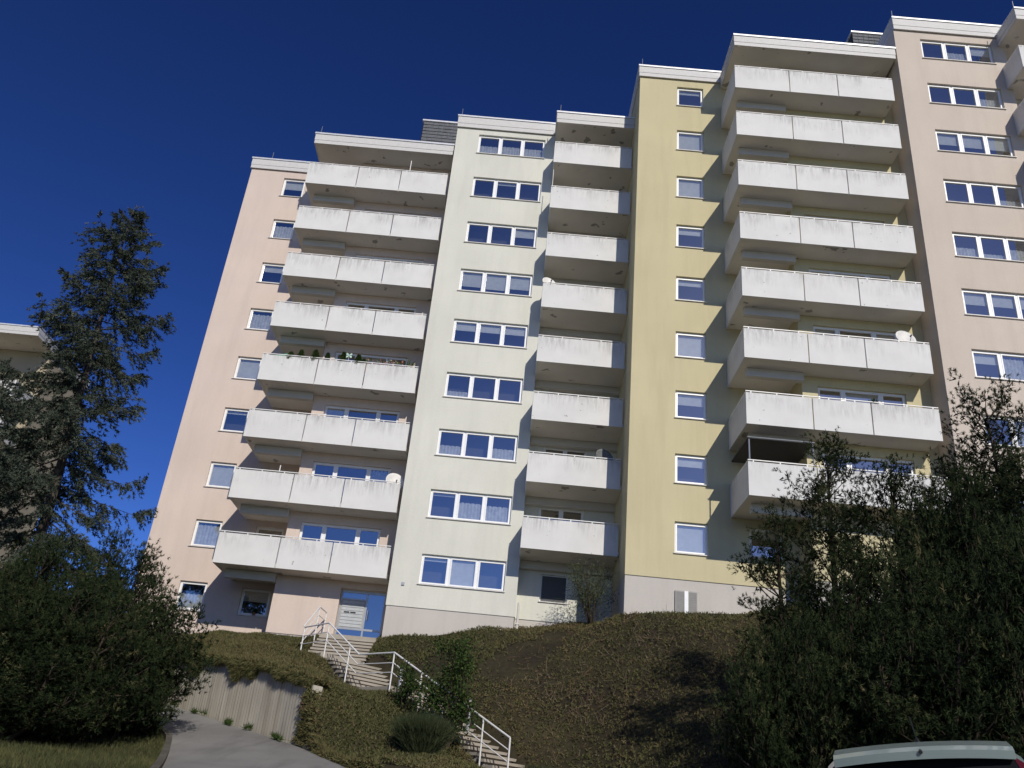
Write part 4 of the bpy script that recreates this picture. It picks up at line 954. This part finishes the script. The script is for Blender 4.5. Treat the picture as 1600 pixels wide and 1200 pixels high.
T = thing('potted_palm', 'pale potted plant with arching yellow-green leaves at the balcony end', 'potted plant', (-5.25, 35.4, Az(4)+.2), 'potted plants on the planted balcony'); pot(-5.25, 35.4, Az(4)+.2, .14, 1.15, POTW, T)
V, F, t1 = blades(np.repeat([[-5.25, 35.4, zt+.08]], 26, 0), norm(NP.normal(size=(26, 3))*.45+np.array([0, 0, 1.])), 2, .5, .05, .2, NP, NP.uniform(.6, 1, 26)); put('leaves', np_mesh('leaves', V-np.array([-5.25, 35.4, Az(4)+.2]), F, LEAFM, t1), T, (-5.25, 35.4, Az(4)+.2))
T = thing('butterfly_ornament', 'pale green butterfly ornament on a thin stick on the planted balcony', 'ornament', (-8.0, 35.3, zt-.3)); m = MB(); m.tube([(-8.0, 35.3, zt-.3), (-8.0, 35.3, zt+.42)], .008, 5); m.build('stick', RAIL, T)
m = MB()
for sx in (-1, 1):
    for sz in (-1, 1): m.prism([(-8.0, zt+.42), (-8.0+sx*.13, zt+.42+sz*.03), (-8.0+sx*.12, zt+.42+sz*.13), (-8.0+sx*.05, zt+.42+sz*.09)], 35.29-.002*sz, 35.30, 'y')
m.build('wings', TEAL if False else plain('mint_plastic', (.45, .62, .50), .6), T)
m = MB(); m.prism([(-11.5, zt+.03), (-10.5, zt+.03), (-10.75, zt+.24), (-11.15, zt+.16)], 35.3, 36.1, 'y'); m.box(-10.82, -10.78, 35.6, 35.64, Az(4)+.2, zt+.1); tag(m.build('green_cloth', TEAL), 'folded green sunshade cloth at the left corner of the planted balcony', 'sunshade')
# potted plant in the shaded ground-floor window
T = thing('potted_plant', 'dark potted plant on the shaded ground-floor window ledge of the peach house', 'potted plant', (-10.55, 38.2, 7.06)); pot(-10.55, 38.17, 7.03, .07, .13, POT, T)
V, F, t1 = leaves(np.array([[-10.55, 38.17, 7.2]])+NP.normal(size=(60, 3))*.06, NP.normal(size=(60, 3)), .09, NP, NP.uniform(0, .4, 60)); put('leaves', np_mesh('leaves', V-np.array([-10.55, 38.2, 7.06]), F, LEAFM, t1), T, (-10.55, 38.2, 7.06))
# small plant at the rail of the second-lowest yellow balcony
T = thing('potted_plant', 'small potted plant behind the handrail of the second-lowest yellow house balcony', 'potted plant', (12.95, 29.3, Cz(2)+.6)); pot(12.95, 29.3, Cz(2)+.2, .12, 1.1, POT, T)
V, F, t1 = leaves(np.array([[12.95, 29.3, Cz(2)+1.42]])+NP.normal(size=(90, 3))*.07, NP.normal(size=(90, 3)), .1, NP, NP.uniform(.2, .8, 90)); put('leaves', np_mesh('leaves', V-np.array([12.95, 29.3, Cz(2)+.6]), F, LEAFM, t1), T, (12.95, 29.3, Cz(2)+.6))

# ------------------------------------------------------------------ parked car (only its roof and rear window top reach into the picture)
def car(loc, yaw, roll, label):
    """five-door hatchback, built about its own origin (rear at y = 0, pointing +Y), then set on its bay"""
    T = thing('parked_car', label, 'car', (0, 0, 0)); x = y0 = g = 0.0
    stn = [(0.0,.32,.92,.98,.74,.78,.70),(.05,.28,.95,1.08,.82,.85,.71),(.22,.26,.97,1.30,.84,.865,.67),(.34,.24,.98,1.44,.85,.87,.635),(.55,.22,.98,1.50,.86,.875,.63),(1.2,.2,.97,1.54,.86,.88,.63),(2.0,.2,.95,1.53,.86,.88,.62),(2.6,.2,.93,1.44,.86,.88,.60),(3.1,.2,.92,1.17,.86,.87,.62),(3.4,.21,.90,.98,.85,.86,.66),(3.9,.22,.80,.86,.82,.83,.62),(4.15,.28,.62,.68,.74,.74,.55)]
    def ring(s):
        y, zb_, zw, zr, ws, wwd, wr = s
        half = [(0, zb_), (ws*.9, zb_), (ws, zb_+.12), (wwd, (zb_+zw)/2+.1), (wwd-.02, zw), (wr+.035, zr-.09), (wr-.05, zr-.02), (wr*.5, zr+.012), (0, zr+.02)]
        return [(px, y, pz) for px, pz in half]
    rg = [ring(s) for s in stn]
    def shell(rows, cols, name, mat, off=0, both=True):
        for sides in (((1, -1),) if both else ((1,), (-1,))):
            m = MB()
            for sx in sides:
                for i in rows:
                    for j in cols:
                        Q = [(sx*(p[0]+off*(p[0] > 0)), p[1]-off, p[2]+off*.3) for p in (rg[i][j], rg[i+1][j], rg[i+1][j+1], rg[i][j+1])]
                        m.quad(*(Q if sx > 0 else Q[::-1]))
            m.build(name, mat, T, smooth=True)
    shell(range(11), [0, 1, 2, 3], 'body', PAINT); shell([9, 10], [4, 5, 6, 7], 'bonnet', PAINT); shell(range(3, 8), [6, 7], 'roof', PAINT); shell(range(3, 8), [5], 'roof_rail', PAINT, both=False)
    shell([4, 5, 6, 7], [4], 'side_window', CARGLASS, both=False); shell([3], [4], 'rear_pillar', PAINT, both=False); shell([8], [4, 5, 6, 7], 'windscreen', CARGLASS)
    shell([0, 1, 2], [6, 7], 'rear_window', CARGLASS); shell([1, 2], [4, 5], 'tail_light', TAIL, .004, both=False); shell([0], [4, 5], 'rear_corner', PAINT, both=False)
    m = MB(); m.quad(*[(sx*rg[0][j][0], 0, rg[0][j][2]) for sx, j in ((-1, 1), (1, 1), (1, 4), (-1, 4))]); m.quad(*[(sx*rg[0][j][0], 0, rg[0][j][2]) for sx, j in ((-1, 4), (1, 4), (1, 6), (-1, 6))]); m.build('tailgate', PAINT, T)
    m = MB(); n = 17                                        # roof spoiler: a curved blade over the rear window
    for i in range(n):
        u = -1+2*i/(n-1); X = .60*u; yr = .17+.07*u*u; zc = 1.505-.028*u*u
        m.v += [(X, yr, zc-.085), (X, yr-.012, zc-.03), (X, yr+.06, zc), (X, .62, zc+.045), (X, .62, zc-.02)]
    for i in range(n-1):
        for j in range(5): m.f.append((i*5+j, (i+1)*5+j, (i+1)*5+(j+1) % 5, i*5+(j+1) % 5)); m.mi.append(0)
    m.f += [(0, 1, 2, 3, 4), tuple((n-1)*5+j for j in (4, 3, 2, 1, 0))]; m.mi += [0, 0]; m.build('spoiler', PAINT, T, smooth=False)
    m = MB(); m.box(-.78, .78, -.08, .1, .3, .55); m.build('bumper', PAINT, T, bevel=.04)
    m = MB(); m.box(-.26, .26, -.02, -.006, .66, .77); m.build('number_plate', WHITEP, T)
    m = MB(); m.tube([(0, .72, 1.53), (0, .66, 1.575)], [.03, .012], 8); m.tube([(0, .66, 1.57), (-.02, .50, 1.72)], .005, 6); m.build('antenna', BLACK, T)
    m = MB(); m.tube([(0, .19, 1.475), (0, .145, 1.465)], .014, 8); m.build('washer_nozzle', BLACK, T)
    for sx in (-1, 1):
        for yy in (.75, 3.3):
            wt = MB(); X0, X1 = sorted((sx*.68, sx*.88)); wt.tube([(X0, yy, .31), (X0+.02, yy, .31), (X1-.02, yy, .31), (X1, yy, .31)], [.28, .31, .31, .28], 20); wh = wt.build('wheel', RUBBER, T)
            rm = MB(); xo = sx*.885; rm.tube([(xo-sx*.03, yy, .31), (xo, yy, .31)], [.2, .17], 14); rm.build('rim', ALU, wh)
    T.location = loc; T.rotation_euler = (math.radians(4), -math.radians(roll), -math.radians(yaw)); return T
CAR_YAW, CAR_ROLL = 24, 6.0
zr_l = at(1348, 1199, 7.0); zr_r = at(1614, 1183, 6.5); cmid = (zr_l+zr_r)/2
hd = np.array([math.sin(math.radians(CAR_YAW)), math.cos(math.radians(CAR_YAW))])
car((cmid[0]-hd[0]*.2, cmid[1]-hd[1]*.2, cmid[2]-1.42), CAR_YAW, CAR_ROLL, 'pale silver-blue parked car with a roof antenna, before the dark pines')
# sloping parking bay under the car
c0 = np.array([cmid[0]+hd[0]*1.8, cmid[1]+hd[1]*1.8, cmid[2]-1.42+.125]); ex = np.array([hd[1], -hd[0], math.tan(math.radians(CAR_ROLL))])*1.9; ey = np.array([hd[0], hd[1], math.tan(math.radians(4))])*3.2
m = MB(); m.obox(c0-np.array([0, 0, .155]), ex, ey, (0, 0, .15)); kind(m.build('parking_bay', ASPHALT), 'structure')
